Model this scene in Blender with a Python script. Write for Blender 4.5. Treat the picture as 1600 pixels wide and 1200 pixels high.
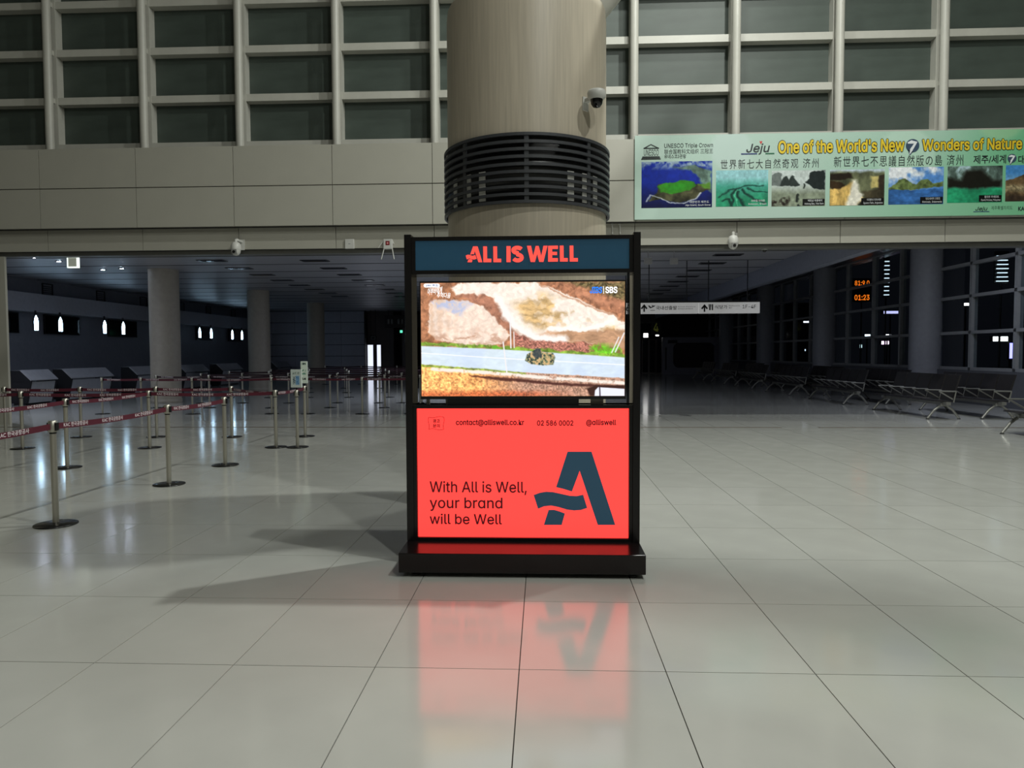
import bpy, math, random
import numpy as np
from mathutils import Vector, Matrix

random.seed(7)
SC = bpy.context.scene
COL = SC.collection
for o in list(bpy.data.objects):
    bpy.data.objects.remove(o)
PI = math.pi

# ------------------------------------------------------------------ camera
FPX, EYE = 1100.0, 1.5
YAW, PITCH, ROLL = -0.044, -0.0436, -0.0041
_f = np.array([math.sin(YAW) * math.cos(PITCH), math.cos(YAW) * math.cos(PITCH), math.sin(PITCH)])
_r0 = np.array([math.cos(YAW), -math.sin(YAW), 0.0])
_u0 = np.cross(_r0, _f)
_r = _r0 * math.cos(ROLL) + _u0 * math.sin(ROLL)
_u = -_r0 * math.sin(ROLL) + _u0 * math.cos(ROLL)
cam_d = bpy.data.cameras.new('camera')
cam = bpy.data.objects.new('camera', cam_d)
COL.objects.link(cam)
cam_d.sensor_fit = 'HORIZONTAL'
cam_d.sensor_width = 36.0
cam_d.lens = FPX / 1600 * 36.0
cam_d.clip_end = 300
M = Matrix.Identity(4)
for i in range(3):
    M[i][0], M[i][1], M[i][2] = _r[i], _u[i], -_f[i]
M[2][3] = EYE
cam.matrix_world = M
SC.camera = cam

# ------------------------------------------------------------------ world, lights, exposure
SC.view_settings.view_transform = 'Standard'
SC.view_settings.look = 'None'
SC.view_settings.exposure = 0.0
SC.view_settings.gamma = 1.0
SC.view_settings.use_curve_mapping = False
W = bpy.data.worlds.new('night')
SC.world = W
W.use_nodes = True
W.node_tree.nodes['Background'].inputs[0].default_value = (0.55, 0.62, 0.85, 1)
W.node_tree.nodes['Background'].inputs[1].default_value = 0.006


def disk_lamp(name, loc, target, power, size, color):
    d = bpy.data.lights.new(name, 'AREA')
    d.shape = 'DISK'
    d.size = size
    d.energy = power
    d.color = color
    o = bpy.data.objects.new(name, d)
    COL.objects.link(o)
    o.location = loc
    o.rotation_euler = (Vector(target) - Vector(loc)).to_track_quat('-Z', 'Y').to_euler()
    return o


LAMP = (0.975, 1.0, 0.935)
disk_lamp('hall_lamp_front', (5.2, 2.0, 12.2), (1.5, 5, 0), 430, 0.35, LAMP)
disk_lamp('hall_lamp_entrance', (4.6, -4.6, 12.2), (0.5, 3, 0), 420, 0.5, LAMP)
disk_lamp('hall_lamp_side', (4.8, 8.6, 12.2), (2.5, 8, 0), 760, 0.35, LAMP)
disk_lamp('hall_lamp_back', (2.2, 11.8, 12.6), (1.0, 8, 0), 300, 0.8, LAMP)


# ------------------------------------------------------------------ helpers
def floor_at(px, py):
    d = _f + _r * (px - 800) / FPX + _u * (600 - py) / FPX
    k = -EYE / d[2]
    return (d[0] * k, d[1] * k, 0.0)


def plane_at(px, py, Y):
    """world point of a photograph pixel on the real vertical plane y = Y"""
    d = _f + _r * (px - 800) / FPX + _u * (600 - py) / FPX
    k = Y / d[1]
    return (d[0] * k, Y, EYE + d[2] * k)


def lin(c):
    c = c / 255.0
    return c / 12.92 if c <= 0.04045 else ((c + 0.055) / 1.055) ** 2.4


def L3(c):
    return (lin(c[0]), lin(c[1]), lin(c[2]), 1.0)


def nlin(a):
    a = np.clip(a, 0, 255) / 255.0
    return np.where(a <= 0.04045, a / 12.92, ((a + 0.055) / 1.055) ** 2.4)


_mats = {}


def mat(name, col, rough=0.5, metal=0.0, vary=0.06, scale=8.0, stretch=(1, 1, 1), bump=0.0, rvary=0.0,
        emit=None, estr=0.0, spec=0.5, coat=0.0, rand=0.0):
    if name in _mats:
        return _mats[name]
    m = bpy.data.materials.new(name)
    m.use_nodes = True
    nt = m.node_tree
    b = nt.nodes['Principled BSDF']
    b.inputs['Roughness'].default_value = rough
    b.inputs['Metallic'].default_value = metal
    b.inputs['Specular IOR Level'].default_value = spec
    b.inputs['Coat Weight'].default_value = coat
    b.inputs['Coat Roughness'].default_value = 0.08
    tc = nt.nodes.new('ShaderNodeTexCoord')
    mp = nt.nodes.new('ShaderNodeMapping')
    mp.inputs['Scale'].default_value = stretch
    nz = nt.nodes.new('ShaderNodeTexNoise')
    nz.inputs['Scale'].default_value = scale
    nz.inputs['Detail'].default_value = 5
    nt.links.new(tc.outputs['Object'], mp.inputs[0])
    nt.links.new(mp.outputs[0], nz.inputs['Vector'])
    mr = nt.nodes.new('ShaderNodeMapRange')
    mr.inputs[1].default_value = 0.3
    mr.inputs[2].default_value = 0.7
    mr.inputs[3].default_value = 1 - vary
    mr.inputs[4].default_value = 1 + vary
    nt.links.new(nz.outputs[0], mr.inputs[0])
    fac = mr.outputs[0]
    if rand:
        oi = nt.nodes.new('ShaderNodeObjectInfo')
        m2 = nt.nodes.new('ShaderNodeMapRange')
        m2.inputs[3].default_value = 1 - rand
        m2.inputs[4].default_value = 1 + rand
        nt.links.new(oi.outputs['Random'], m2.inputs[0])
        mu = nt.nodes.new('ShaderNodeMath')
        mu.operation = 'MULTIPLY'
        nt.links.new(fac, mu.inputs[0])
        nt.links.new(m2.outputs[0], mu.inputs[1])
        fac = mu.outputs[0]
    vm = nt.nodes.new('ShaderNodeVectorMath')
    vm.operation = 'SCALE'
    vm.inputs[0].default_value = L3(col)[:3]
    nt.links.new(fac, vm.inputs['Scale'])
    nt.links.new(vm.outputs[0], b.inputs['Base Color'])
    if rvary:
        m3 = nt.nodes.new('ShaderNodeMapRange')
        m3.inputs[1].default_value = 0.3
        m3.inputs[2].default_value = 0.7
        m3.inputs[3].default_value = rough - rvary
        m3.inputs[4].default_value = rough + rvary
        nt.links.new(nz.outputs[0], m3.inputs[0])
        nt.links.new(m3.outputs[0], b.inputs['Roughness'])
    if bump:
        bp = nt.nodes.new('ShaderNodeBump')
        bp.inputs['Strength'].default_value = bump
        bp.inputs['Distance'].default_value = 0.01
        nt.links.new(nz.outputs[0], bp.inputs['Height'])
        nt.links.new(bp.outputs[0], b.inputs['Normal'])
    if emit is not None:
        b.inputs['Emission Color'].default_value = L3(emit) if max(emit) > 3 else (*emit, 1)
        b.inputs['Emission Strength'].default_value = estr
    _mats[name] = m
    return m


def print_mat(name, emissive=0.0, rough=0.35):
    """colour comes from the painted colour attribute"""
    m = bpy.data.materials.new(name)
    m.use_nodes = True
    nt = m.node_tree
    b = nt.nodes['Principled BSDF']
    b.inputs['Roughness'].default_value = rough
    b.inputs['Specular IOR Level'].default_value = 0.5 if emissive else 0.15
    at = nt.nodes.new('ShaderNodeAttribute')
    at.attribute_name = 'print'
    if emissive:
        b.inputs['Base Color'].default_value = (0.01, 0.01, 0.01, 1)
        nt.links.new(at.outputs['Color'], b.inputs['Emission Color'])
        b.inputs['Emission Strength'].default_value = emissive
    else:
        nt.links.new(at.outputs['Color'], b.inputs['Base Color'])
    return m


def tag(o, label=None, cat=None, group=None, kind=None):
    if label:
        o['label'] = label
    if cat:
        o['category'] = cat
    if group:
        o['group'] = group
    if kind:
        o['kind'] = kind
    return o


def link(name, mesh, parent=None, loc=(0, 0, 0), rotz=0.0):
    o = bpy.data.objects.new(name, mesh)
    COL.objects.link(o)
    o.location = loc
    o.rotation_euler = (0, 0, rotz)
    if parent:
        o.parent = parent
    return o


def thing(name, loc, label=None, cat=None, group=None, rotz=0.0, kind=None):
    o = link(name, None, None, loc, rotz)
    o.empty_display_size = 0.2
    return tag(o, label, cat, group, kind)


class MB:
    def __init__(s):
        s.v, s.f, s.sm = [], [], []

    def add(s, vs, fs, smooth=False):
        k = len(s.v)
        s.v += [tuple(p) for p in vs]
        s.f += [tuple(i + k for i in f) for f in fs]
        s.sm += [smooth] * len(fs)
        return s

    def box(s, x0, x1, y0, y1, z0, z1):
        return s.add([(x0, y0, z0), (x1, y0, z0), (x1, y1, z0), (x0, y1, z0), (x0, y0, z1), (x1, y0, z1), (x1, y1, z1), (x0, y1, z1)],
                     [(0, 3, 2, 1), (4, 5, 6, 7), (0, 1, 5, 4), (1, 2, 6, 5), (2, 3, 7, 6), (3, 0, 4, 7)])

    def cbox(s, c, d):
        return s.box(c[0] - d[0] / 2, c[0] + d[0] / 2, c[1] - d[1] / 2, c[1] + d[1] / 2, c[2] - d[2] / 2, c[2] + d[2] / 2)

    def frame(s, x0, x1, z0, z1, w, y0, y1):
        """picture frame in the xz plane"""
        s.box(x0, x1, y0, y1, z1 - w, z1)
        s.box(x0, x1, y0, y1, z0, z0 + w)
        s.box(x0, x0 + w, y0, y1, z0 + w, z1 - w)
        return s.box(x1 - w, x1, y0, y1, z0 + w, z1 - w)

    def lathe(s, prof, n=24, cx=0, cy=0, cz=0, smooth=True, caps=True):
        vs, fs = [], []
        for (r, z) in prof:
            for i in range(n):
                a = 2 * PI * i / n
                vs.append((cx + r * math.cos(a), cy + r * math.sin(a), cz + z))
        for j in range(len(prof) - 1):
            for i in range(n):
                fs.append((j * n + i, j * n + (i + 1) % n, (j + 1) * n + (i + 1) % n, (j + 1) * n + i))
        s.add(vs, fs, smooth)
        if caps:
            if prof[0][0] > 1e-6:
                s.add(vs[:n], [tuple(range(n))[::-1]])
            if prof[-1][0] > 1e-6:
                s.add(vs[-n:], [tuple(range(n))])
        return s

    def cyl(s, p, q, r, n=12, r2=None):
        p, q = Vector(p), Vector(q)
        d = (q - p).normalized()
        a = d.orthogonal().normalized()
        b = d.cross(a)
        r2 = r if r2 is None else r2
        vs = [p + (a * math.cos(2 * PI * i / n) + b * math.sin(2 * PI * i / n)) * r for i in range(n)]
        vs += [q + (a * math.cos(2 * PI * i / n) + b * math.sin(2 * PI * i / n)) * r2 for i in range(n)]
        s.add(vs, [(i, (i + 1) % n, n + (i + 1) % n, n + i) for i in range(n)], True)
        s.add(vs[:n], [tuple(range(n))[::-1]])
        return s.add(vs[n:], [tuple(range(n))])

    def path(s, pts, r, n=8):
        for i in range(len(pts) - 1):
            s.cyl(pts[i], pts[i + 1], r, n)
        return s

    def prism_xz(s, poly, y0, y1):
        """polygon in xz (counter-clockwise seen from -y) given depth"""
        n = len(poly)
        a = sum(poly[i][0] * poly[(i + 1) % n][1] - poly[(i + 1) % n][0] * poly[i][1] for i in range(n))
        if a < 0:
            poly = poly[::-1]
        vs = [(x, y0, z) for x, z in poly] + [(x, y1, z) for x, z in poly]
        fs = [tuple(range(n)), tuple(range(n, 2 * n))[::-1]]
        fs += [(i, n + i, n + (i + 1) % n, (i + 1) % n) for i in range(n)]
        return s.add(vs, fs)

    def mesh(s, m, name='part'):
        me = bpy.data.meshes.new(name)
        me.from_pydata(s.v, [], s.f)
        me.polygons.foreach_set('use_smooth', s.sm)
        me.materials.append(m)
        me.update()
        return me

    def obj(s, name, m, parent=None, loc=(0, 0, 0), rotz=0.0):
        return link(name, s.mesh(m, name), parent, loc, rotz)


def bevel(o, w=0.006, seg=2):
    b = o.modifiers.new('bevel', 'BEVEL')
    b.width = w
    b.segments = seg
    b.limit_method = 'ANGLE'
    return o


# ---- lettering
_tc = {}
try:
    import os
    FONT = bpy.data.fonts.load(os.path.join(bpy.utils.resource_path('LOCAL'), 'datafiles', 'fonts', 'Inter.woff2'))
except Exception:
    FONT = None


def text_geo(s, bold=0.0, shear=0.0, space=1.0):
    key = (s, bold, shear, space)
    if key in _tc:
        return _tc[key]
    cu = bpy.data.curves.new('t', 'FONT')
    cu.body = s
    cu.resolution_u = 3
    latin = bool(FONT) and all(ord(c) < 0x300 for c in s)
    cu.offset = 0.0 if latin else bold
    cu.shear = shear
    cu.space_character = space
    if latin:
        cu.font = FONT
    o = bpy.data.objects.new('t', cu)
    me = o.to_mesh()
    v = np.array([(p.co[0], p.co[1], 0.0) for p in me.vertices])
    f = [tuple(p.vertices) for p in me.polygons]
    if latin and bold > 0:           # heavier strokes: overlapping shifted copies of the outline
        n = len(v)
        sh = [(0, 0, 0)] + [(0.5 * bold * math.cos(a * PI / 4), 0.5 * bold * math.sin(a * PI / 4), 0.00012 * (a + 1)) for a in range(8)]
        v = np.concatenate([v + np.array(q) for q in sh])
        f = [tuple(i + k * n for i in t) for k in range(len(sh)) for t in f]
    o.to_mesh_clear()
    bpy.data.objects.remove(o)
    bpy.data.curves.remove(cu)
    _tc[key] = (v, f)
    return v, f


def text_into(mb, s, x0, x1, z0, z1=None, y=0.0, bold=0.0, shear=0.0, space=1.0, tilt=0.0):
    """lettering facing -y whose ink runs from x0 to x1 (and z0 to z1)"""
    v, f = text_geo(s, bold, shear, space)
    lo, hi = v.min(0), v.max(0)
    k = (x1 - x0) / (hi[0] - lo[0])
    kz = k if z1 is None else (z1 - z0) / (hi[1] - lo[1])
    mb.add([(x0 + (p[0] - lo[0]) * k, y - p[2], z0 + (p[1] - lo[1]) * kz + tilt * (p[0] - lo[0]) * k) for p in v], f)
    return mb


def text_obj(name, s, m, parent, x0, x1, z0, z1=None, y=0.0, **kw):
    return text_into(MB(), s, x0, x1, z0, z1, y, **kw).obj(name, m, parent)


# ---- painted prints (flat pictures: screens, posters, banner photographs)
def vnoise(x, y, seed=0):
    rs = np.random.RandomState(seed)
    g = rs.rand(257, 257)
    xi, yi = np.floor(x).astype(int), np.floor(y).astype(int)
    fx, fy = x - xi, y - yi
    fx, fy = fx * fx * (3 - 2 * fx), fy * fy * (3 - 2 * fy)
    a = g[xi % 256, yi % 256]
    b = g[(xi + 1) % 256, yi % 256]
    c = g[xi % 256, (yi + 1) % 256]
    d = g[(xi + 1) % 256, (yi + 1) % 256]
    return (a * (1 - fx) + b * fx) * (1 - fy) + (c * (1 - fx) + d * fx) * fy


def fbm(x, y, sc, seed=0, oc=4):
    t, a, n = 0, 1, 0
    for i in range(oc):
        t = t + a * vnoise(x * sc * 2 ** i + 17.3 * i, y * sc * 2 ** i + 9.1 * i, seed + i)
        n += a
        a *= 0.55
    return t / n


def inpoly(x, y, poly, soft=1.0):
    ins = np.zeros(x.shape, bool)
    dist = np.full(x.shape, 1e9)
    n = len(poly)
    for i in range(n):
        x0, y0 = poly[i]
        x1, y1 = poly[(i + 1) % n]
        if y0 != y1:
            c = ((y0 > y) != (y1 > y)) & (x < (x1 - x0) * (y - y0) / (y1 - y0) + x0)
            ins ^= c
        dx, dy = x1 - x0, y1 - y0
        t = np.clip(((x - x0) * dx + (y - y0) * dy) / (dx * dx + dy * dy + 1e-9), 0, 1)
        dist = np.minimum(dist, np.hypot(x - x0 - t * dx, y - y0 - t * dy))
    sd = np.where(ins, dist, -dist)
    return np.clip(0.5 + sd / (2 * soft), 0, 1)


def stroke(x, y, pts, w, soft=1.0):
    dist = np.full(x.shape, 1e9)
    for i in range(len(pts) - 1):
        x0, y0 = pts[i]
        x1, y1 = pts[i + 1]
        dx, dy = x1 - x0, y1 - y0
        t = np.clip(((x - x0) * dx + (y - y0) * dy) / (dx * dx + dy * dy + 1e-9), 0, 1)
        dist = np.minimum(dist, np.hypot(x - x0 - t * dx, y - y0 - t * dy))
    return np.clip(0.5 + (w / 2 - dist) / (2 * soft), 0, 1)


def mix(img, m, col):
    col = np.asarray(col, float)
    return img * (1 - m[..., None]) + (col if col.ndim > 1 else col[None, None]) * m[..., None]


def shade(col, n, amt):
    return np.asarray(col, float)[None, None] * (1 + amt * (n[..., None] - 0.5) * 2)


def print_panel(name, x0, x1, z0, z1, nx, ny, paint, m, parent, y=0.0):
    """grid facing -y; paint(x, y) works in 0..1 units, y downwards"""
    u = np.linspace(0, 1, nx + 1)
    v = np.linspace(0, 1, ny + 1)
    U, V = np.meshgrid(u, v)
    img = paint(U, V)
    X = x0 + U * (x1 - x0)
    Z = z1 - V * (z1 - z0)
    co = np.stack([X, np.full(X.shape, y), Z], -1).reshape(-1, 3)
    i = np.arange(nx * ny)
    a = (i // nx) * (nx + 1) + i % nx
    q = np.stack([a, a + nx + 1, a + nx + 2, a + 1], 1)
    me = bpy.data.meshes.new(name)
    me.vertices.add(len(co))
    me.vertices.foreach_set('co', co.ravel())
    me.loops.add(len(q) * 4)
    me.polygons.add(len(q))
    me.loops.foreach_set('vertex_index', q.ravel())
    me.polygons.foreach_set('loop_start', np.arange(len(q)) * 4)
    me.update(calc_edges=True)
    at = me.color_attributes.new('print', 'FLOAT_COLOR', 'POINT')
    c = np.ones((len(co), 4))
    c[:, :3] = nlin(img).reshape(-1, 3)
    at.data.foreach_set('color', c.ravel())
    me.materials.append(m)
    return link(name, me, parent)


# ------------------------------------------------------------------ materials
M_TILE = mat('floor_tile', (188, 189, 183), 0.13, spec=0.9, vary=0.03, scale=3.0, rvary=0.04, rand=0.025)
M_GROUT = mat('grout', (92, 88, 80), 0.8)
M_PANEL = mat('cladding', (176, 174, 163), 0.45, vary=0.02, scale=2.0, rand=0.015)
M_GAP = mat('joint_dark', (40, 39, 36), 0.8)
M_PIPE = mat('white_paint', (190, 189, 180), 0.4, vary=0.03)
M_PANE = mat('film_glass', (70, 80, 74), 0.5, vary=0.16, scale=1.2, stretch=(1, 1, 3))
M_PILLAR = mat('pillar_laminate', (188, 178, 160), 0.42, vary=0.10, scale=5.0, stretch=(9, 9, 0.35), bump=0.05)
M_RING = mat('ring_grey', (74, 76, 80), 0.4, metal=0.2)
M_BLACK = mat('black_paint', (20, 19, 20), 0.22, spec=0.4)
M_BLACK2 = mat('black_plastic', (12, 12, 13), 0.35)
M_WHITE = mat('white_plastic', (205, 205, 200), 0.4)
M_STEEL = mat('brushed_steel', (192, 189, 178), 0.36, metal=0.85, scale=40, stretch=(1, 1, 0.05))
M_BASE = mat('stanchion_base', (70, 70, 70), 0.22, metal=0.8)
M_BELT = mat('belt_maroon', (86, 20, 40), 0.7)
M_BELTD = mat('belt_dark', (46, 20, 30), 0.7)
M_LET = mat('belt_lettering', (226, 216, 220), 0.6)
M_SEAT = mat('seat_black', (34, 32, 34), 0.5)
M_BENCH = mat('bench_frame', (150, 150, 145), 0.35, metal=0.6)
M_HALLW = mat('back_wall', (120, 124, 136), 0.55)
M_COLB = mat('back_column', (165, 158, 146), 0.5)
M_COUNTER = mat('counter_white', (178, 180, 188), 0.4)
M_COUNTERD = mat('counter_dark', (34, 34, 38), 0.5)
M_DARKW = mat('dark_brown_wall', (48, 40, 42), 0.6)
M_BRASS = mat('brass_strip', (94, 72, 44), 0.4, metal=0.5)


def glass_mat(name, tint, refl=1.0):
    m = bpy.data.materials.new(name)
    m.use_nodes = True
    nt = m.node_tree
    nt.nodes.remove(nt.nodes['Principled BSDF'])
    out = nt.nodes['Material Output']
    tr = nt.nodes.new('ShaderNodeBsdfTransparent')
    tr.inputs[0].default_value = (*tint, 1)
    gl = nt.nodes.new('ShaderNodeBsdfGlossy')
    gl.inputs['Roughness'].default_value = 0.03
    fr = nt.nodes.new('ShaderNodeFresnel')
    fr.inputs[0].default_value = 1.45
    nz = nt.nodes.new('ShaderNodeTexNoise')
    nz.inputs['Scale'].default_value = 0.8
    bp = nt.nodes.new('ShaderNodeBump')
    bp.inputs['Strength'].default_value = 0.02
    nt.links.new(nz.outputs[0], bp.inputs['Height'])
    nt.links.new(bp.outputs[0], gl.inputs['Normal'])
    ge = nt.nodes.new('ShaderNodeNewGeometry')      # the far side of a pane lets light straight out
    sb = nt.nodes.new('ShaderNodeMath')
    sb.operation = 'SUBTRACT'
    sb.inputs[0].default_value = 1.0
    nt.links.new(ge.outputs['Backfacing'], sb.inputs[1])
    mlt = nt.nodes.new('ShaderNodeMath')
    mlt.operation = 'MULTIPLY'
    nt.links.new(fr.outputs[0], mlt.inputs[0])
    nt.links.new(sb.outputs[0], mlt.inputs[1])
    mx = nt.nodes.new('ShaderNodeMixShader')
    nt.links.new(mlt.outputs[0], mx.inputs[0])
    nt.links.new(tr.outputs[0], mx.inputs[1])
    nt.links.new(gl.outputs[0], mx.inputs[2])
    nt.links.new(mx.outputs[0], out.inputs[0])
    return m


M_GLASS = glass_mat('window_glass', (0.8, 0.84, 0.86))


def slat_mat():
    m = mat('ceiling_slats', (172, 172, 178), 0.4, metal=0.3, vary=0.05, scale=2.0, stretch=(0.2, 4, 1))
    nt = m.node_tree
    b = nt.nodes['Principled BSDF']
    tc = nt.nodes.new('ShaderNodeTexCoord')
    wv = nt.nodes.new('ShaderNodeTexWave')
    wv.bands_direction = 'Y'
    wv.inputs['Scale'].default_value = 1.6
    wv.inputs['Distortion'].default_value = 0.15
    nt.links.new(tc.outputs['Object'], wv.inputs['Vector'])
    bp = nt.nodes.new('ShaderNodeBump')
    bp.inputs['Strength'].default_value = 0.5
    bp.inputs['Distance'].default_value = 0.03
    nt.links.new(wv.outputs['Fac'], bp.inputs['Height'])
    nt.links.new(bp.outputs[0], b.inputs['Normal'])
    return m


M_SLAT = slat_mat()


def far_floor_mat():
    m = mat('far_floor', (188, 189, 184), 0.12, spec=0.9, vary=0.03, scale=2.0)
    nt = m.node_tree
    b = nt.nodes['Principled BSDF']
    src = b.inputs['Base Color'].links[0].from_socket
    tc = nt.nodes.new('ShaderNodeTexCoord')
    br = nt.nodes.new('ShaderNodeTexBrick')
    br.offset = 0.0
    br.inputs['Scale'].default_value = 1.0
    br.inputs['Mortar Size'].default_value = 0.004
    br.inputs['Brick Width'].default_value = 0.691
    br.inputs['Row Height'].default_value = 0.919
    br.inputs['Mortar'].default_value = L3((120, 116, 108))
    nt.links.new(tc.outputs['Object'], br.inputs['Vector'])
    nt.links.new(src, br.inputs['Color1'])
    nt.links.new(src, br.inputs['Color2'])
    nt.links.new(br.outputs['Color'], b.inputs['Base Color'])
    return m


M_FARFLOOR = far_floor_mat()
# ==================================================================================
#  SETTING
# ==================================================================================
TW, TD = 0.691, 0.919            # floor tile
CX0, RY0 = -0.1157, 3.279        # a grout crossing (from the grid in front of the stand)
YW = 14.19                       # the metal strip across the floor under the wall
X_L, X_R, Y_N, Y_F = -24.0, 22.0, -10.0, 54.0

floor = MB().box(X_L, X_R, Y_N, YW, -0.2, -0.012).obj('floor', M_GROUT)
tag(floor, kind='structure')
tile_me = MB().box(0.0025, TW - 0.0025, 0.0025, TD - 0.0025, -0.012, 0.0).mesh(M_TILE, 'tile')
rows = range(-14, 12)
cand, rest = [], []
for j in rows:
    y0 = RY0 + j * TD
    for i in range(-34, 32):
        x0 = CX0 + i * TW
        yc, xc = y0 + TD / 2, x0 + TW / 2
        vis = j < 11 and yc > 2.0 and abs(xc + 0.044 * yc) < 0.76 * yc + 0.6
        (cand if vis else rest).append((yc, x0, y0))
cand.sort()
for (yc, x0, y0) in cand[:300]:
    t = link('tile', tile_me, floor, (x0, y0, 0))
rest += cand[300:]
mb = MB()
for (yc, x0, y0) in rest:
    y1 = min(y0 + TD - 0.0025, YW)
    mb.box(x0 + 0.0025, x0 + TW - 0.0025, y0 + 0.0025, y1, -0.012, 0.0)
tag(mb.obj('tile_field', M_TILE, floor), kind='stuff')
ff = MB().box(X_L, X_R, YW, Y_F + 4, -0.2, 0.0).obj('floor', M_FARFLOOR)
tag(ff, kind='structure')
for n, (a, b) in enumerate(((X_L, 4.74), (5.46, X_R))):
    tag(MB().box(a, b, YW - 0.03, YW + 0.03, -0.004, 0.003).obj('trim_%d' % (n + 1), M_BRASS), kind='structure')

# --- the clad wall over the opening
JX = [-0.18 + 2.06 * k for k in range(-9, 10)]
Z0, ZM, Z1 = 4.14, 4.96, 5.79
ZB = 3.70
wall = MB().box(X_L, X_R, 14.455, 14.95, Z0, Z1).box(X_L, X_R, 14.66, 14.95, ZB + 0.005, Z0).obj('wall_back', M_GAP)
tag(wall, kind='structure')
pu = MB().box(0.006, 2.054, 0, 0.055, 0.006, 0.812).mesh(M_PANEL, 'panel')
pl = MB().box(0.006, 2.054, 0, 0.06, 0.0, 0.44).mesh(M_PANEL, 'panel')
for x in JX[:-1]:
    link('panel', pu, wall, (x, 14.40, Z0))
    link('panel', pu, wall, (x, 14.40, ZM + 0.005))
    link('panel', pl, wall, (x, 14.60, ZB))
tag(MB().box(X_L, X_R, 14.72, 14.98, ZB - 0.085, ZB - 0.005).obj('trim_3', mat('soffit_trim', (120, 120, 116), 0.4, metal=0.4)), kind='structure')
# left jamb of the opening and wall beyond it
jamb = MB().box(X_L, -11.88, 14.62, 15.15, 0, 3.61).box(-11.9, -11.5, 14.66, 14.72, 0, 3.61).obj('wall_left', M_PANEL)
tag(jamb, kind='structure')
tag(MB().box(14.6, X_R, 14.62, 15.15, 0, 4.13).obj('wall_right', M_PANEL), kind='structure')

# --- clerestory glazing above
win = thing('window_1', (0, 15.15, Z1), kind='structure')
WZ = [0.0, 1.16, 2.17, 3.18, 4.19, 5.2]
mb = MB().box(X_L, X_R, -0.22, 0.06, 0.0, 0.24).obj('sill_rail', M_PIPE, win)
MB().box(X_L, X_R, -0.22, 0.06, 5.2, 9.0).obj('head_wall', M_PANEL, win)
for z in WZ[1:-1]:
    MB().box(X_L, X_R, -0.2, 0.03, z - 0.075, z + 0.075).obj('transom', M_PIPE, win)
mull = MB().box(-0.07, 0.07, -0.21, 0.03, 0.0, 5.2).mesh(M_PIPE, 'mullion')
pipe = MB().cyl((0, 0, -0.3), (0, 0, 5.2), 0.085, 20).mesh(M_PIPE, 'pipe')
pane = MB().box(-0.96, 0.96, 0.0, 0.02, 0.0, 0.86).mesh(M_PANE, 'pane')
pane0 = MB().box(-0.96, 0.96, 0.0, 0.02, 0.0, 0.845).mesh(M_PANE, 'pane')
brk = MB().box(-0.018, 0.018, -0.38, -0.2, -0.05, 0.05).mesh(M_PIPE, 'bracket')
for i, x in enumerate(JX):
    link('mullion', mull, win, (x, 0, 0))
    link('pipe', pipe, win, (x, -0.38, 0))
    for z in WZ[1:-1]:
        link('bracket', brk, win, (x, 0, z))
    if i < len(JX) - 1:
        xc = x + 1.03
        link('pane', pane0, win, (xc, 0.0, 0.24))
        for z in WZ[1:-1]:
            link('pane', pane, win, (xc, 0.0, z + 0.075))

# --- hall shell outside the view
M_SHELL = mat('hall_shell', (150, 148, 140), 0.7)
tag(MB().box(X_L, X_R, Y_N, 15.2, 14.6, 14.8).obj('ceiling', M_SHELL), kind='structure')
tag(MB().box(X_L - 0.2, X_L, Y_N, 14.6, -0.2, 14.6).obj('wall_left', M_SHELL), kind='structure')
tag(MB().box(X_R, X_R + 0.2, Y_N, 14.6, -0.2, 14.6).obj('wall_right', M_SHELL), kind='structure')
tag(MB().box(X_L, X_R, Y_N - 0.2, Y_N, -0.2, 14.6).obj('wall_front', M_SHELL), kind='structure')

# --- low back hall
ZC = 4.15
low_ceiling = tag(MB().box(-18.2, 6.9, 14.96, Y_F, ZC, ZC + 0.15).obj('ceiling', M_SLAT), kind='structure')
seam = MB().box(-17.8, 6.88, -0.03, 0.03, -0.008, 0.002).mesh(mat('seam_dark', (40, 40, 44), 0.5), 'seam')
for k in range(14):
    link('seam', seam, low_ceiling, (0, 17.0 + 1.79 * k, ZC))
tag(MB().box(6.9, 7.15, 14.96, Y_F, 3.66, ZC + 0.9).obj('trim_4', mat('fascia', (128, 132, 146), 0.5)), kind='structure')
tag(MB().box(7.15, 12.9, 14.96, Y_F, 5.05, 5.2).obj('ceiling', mat('upper_soffit', (96, 98, 106), 0.3, metal=0.3)), kind='structure')
tag(MB().box(-18.2, -17.8, 15.15, 43.0, 0, ZC).obj('wall_left', M_HALLW), kind='structure')
tag(MB().box(-17.8, -17.25, 15.15, 43.0, 2.98, 3.6).obj('trim_5', mat('bulkhead', (160, 162, 172), 0.5)), kind='structure')

# panelled wall closing the check-in side
wf = MB().box(-18.2, -10.95, 43.02, 43.4, 0, ZC).obj('wall_back', M_GAP)
tag(wf, kind='structure')
pw = MB().box(0.01, 1.435, 0, 0.06, 0.01, 0.67).mesh(mat('white_wall_panel', (176, 178, 192), 0.4, rand=0.03), 'panel')
for i in range(5):
    for k in range(6):
        link('panel', pw, wf, (-18.2 + i * 1.445, 42.96, k * 0.69))
tag(MB().box(-18.2, 22, Y_F, Y_F + 0.3, 0, 5.2).obj('wall_back', M_DARKW), kind='structure')
# dropped beam across the far corridor
tag(MB().box(-10.95, 6.9, 43.8, 44.2, 3.35, ZC).obj('trim_6', M_DARKW), kind='structure')

# ==================================================================================
#  ADVERTISING STAND
# ==================================================================================
SX, SY = -0.147, 4.95            # centre line and front face of the stand
stand = thing('advertising_stand', (SX, SY, 0), 'tall black advertising stand with red lightbox and blue header in front of pillar', 'display stand')


def sp(px, py, dy=0.0):
    """photograph pixel -> local x, z on the stand's front plane"""
    p = plane_at(px, py, SY + dy)
    return p[0] - SX, p[2]


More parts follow.
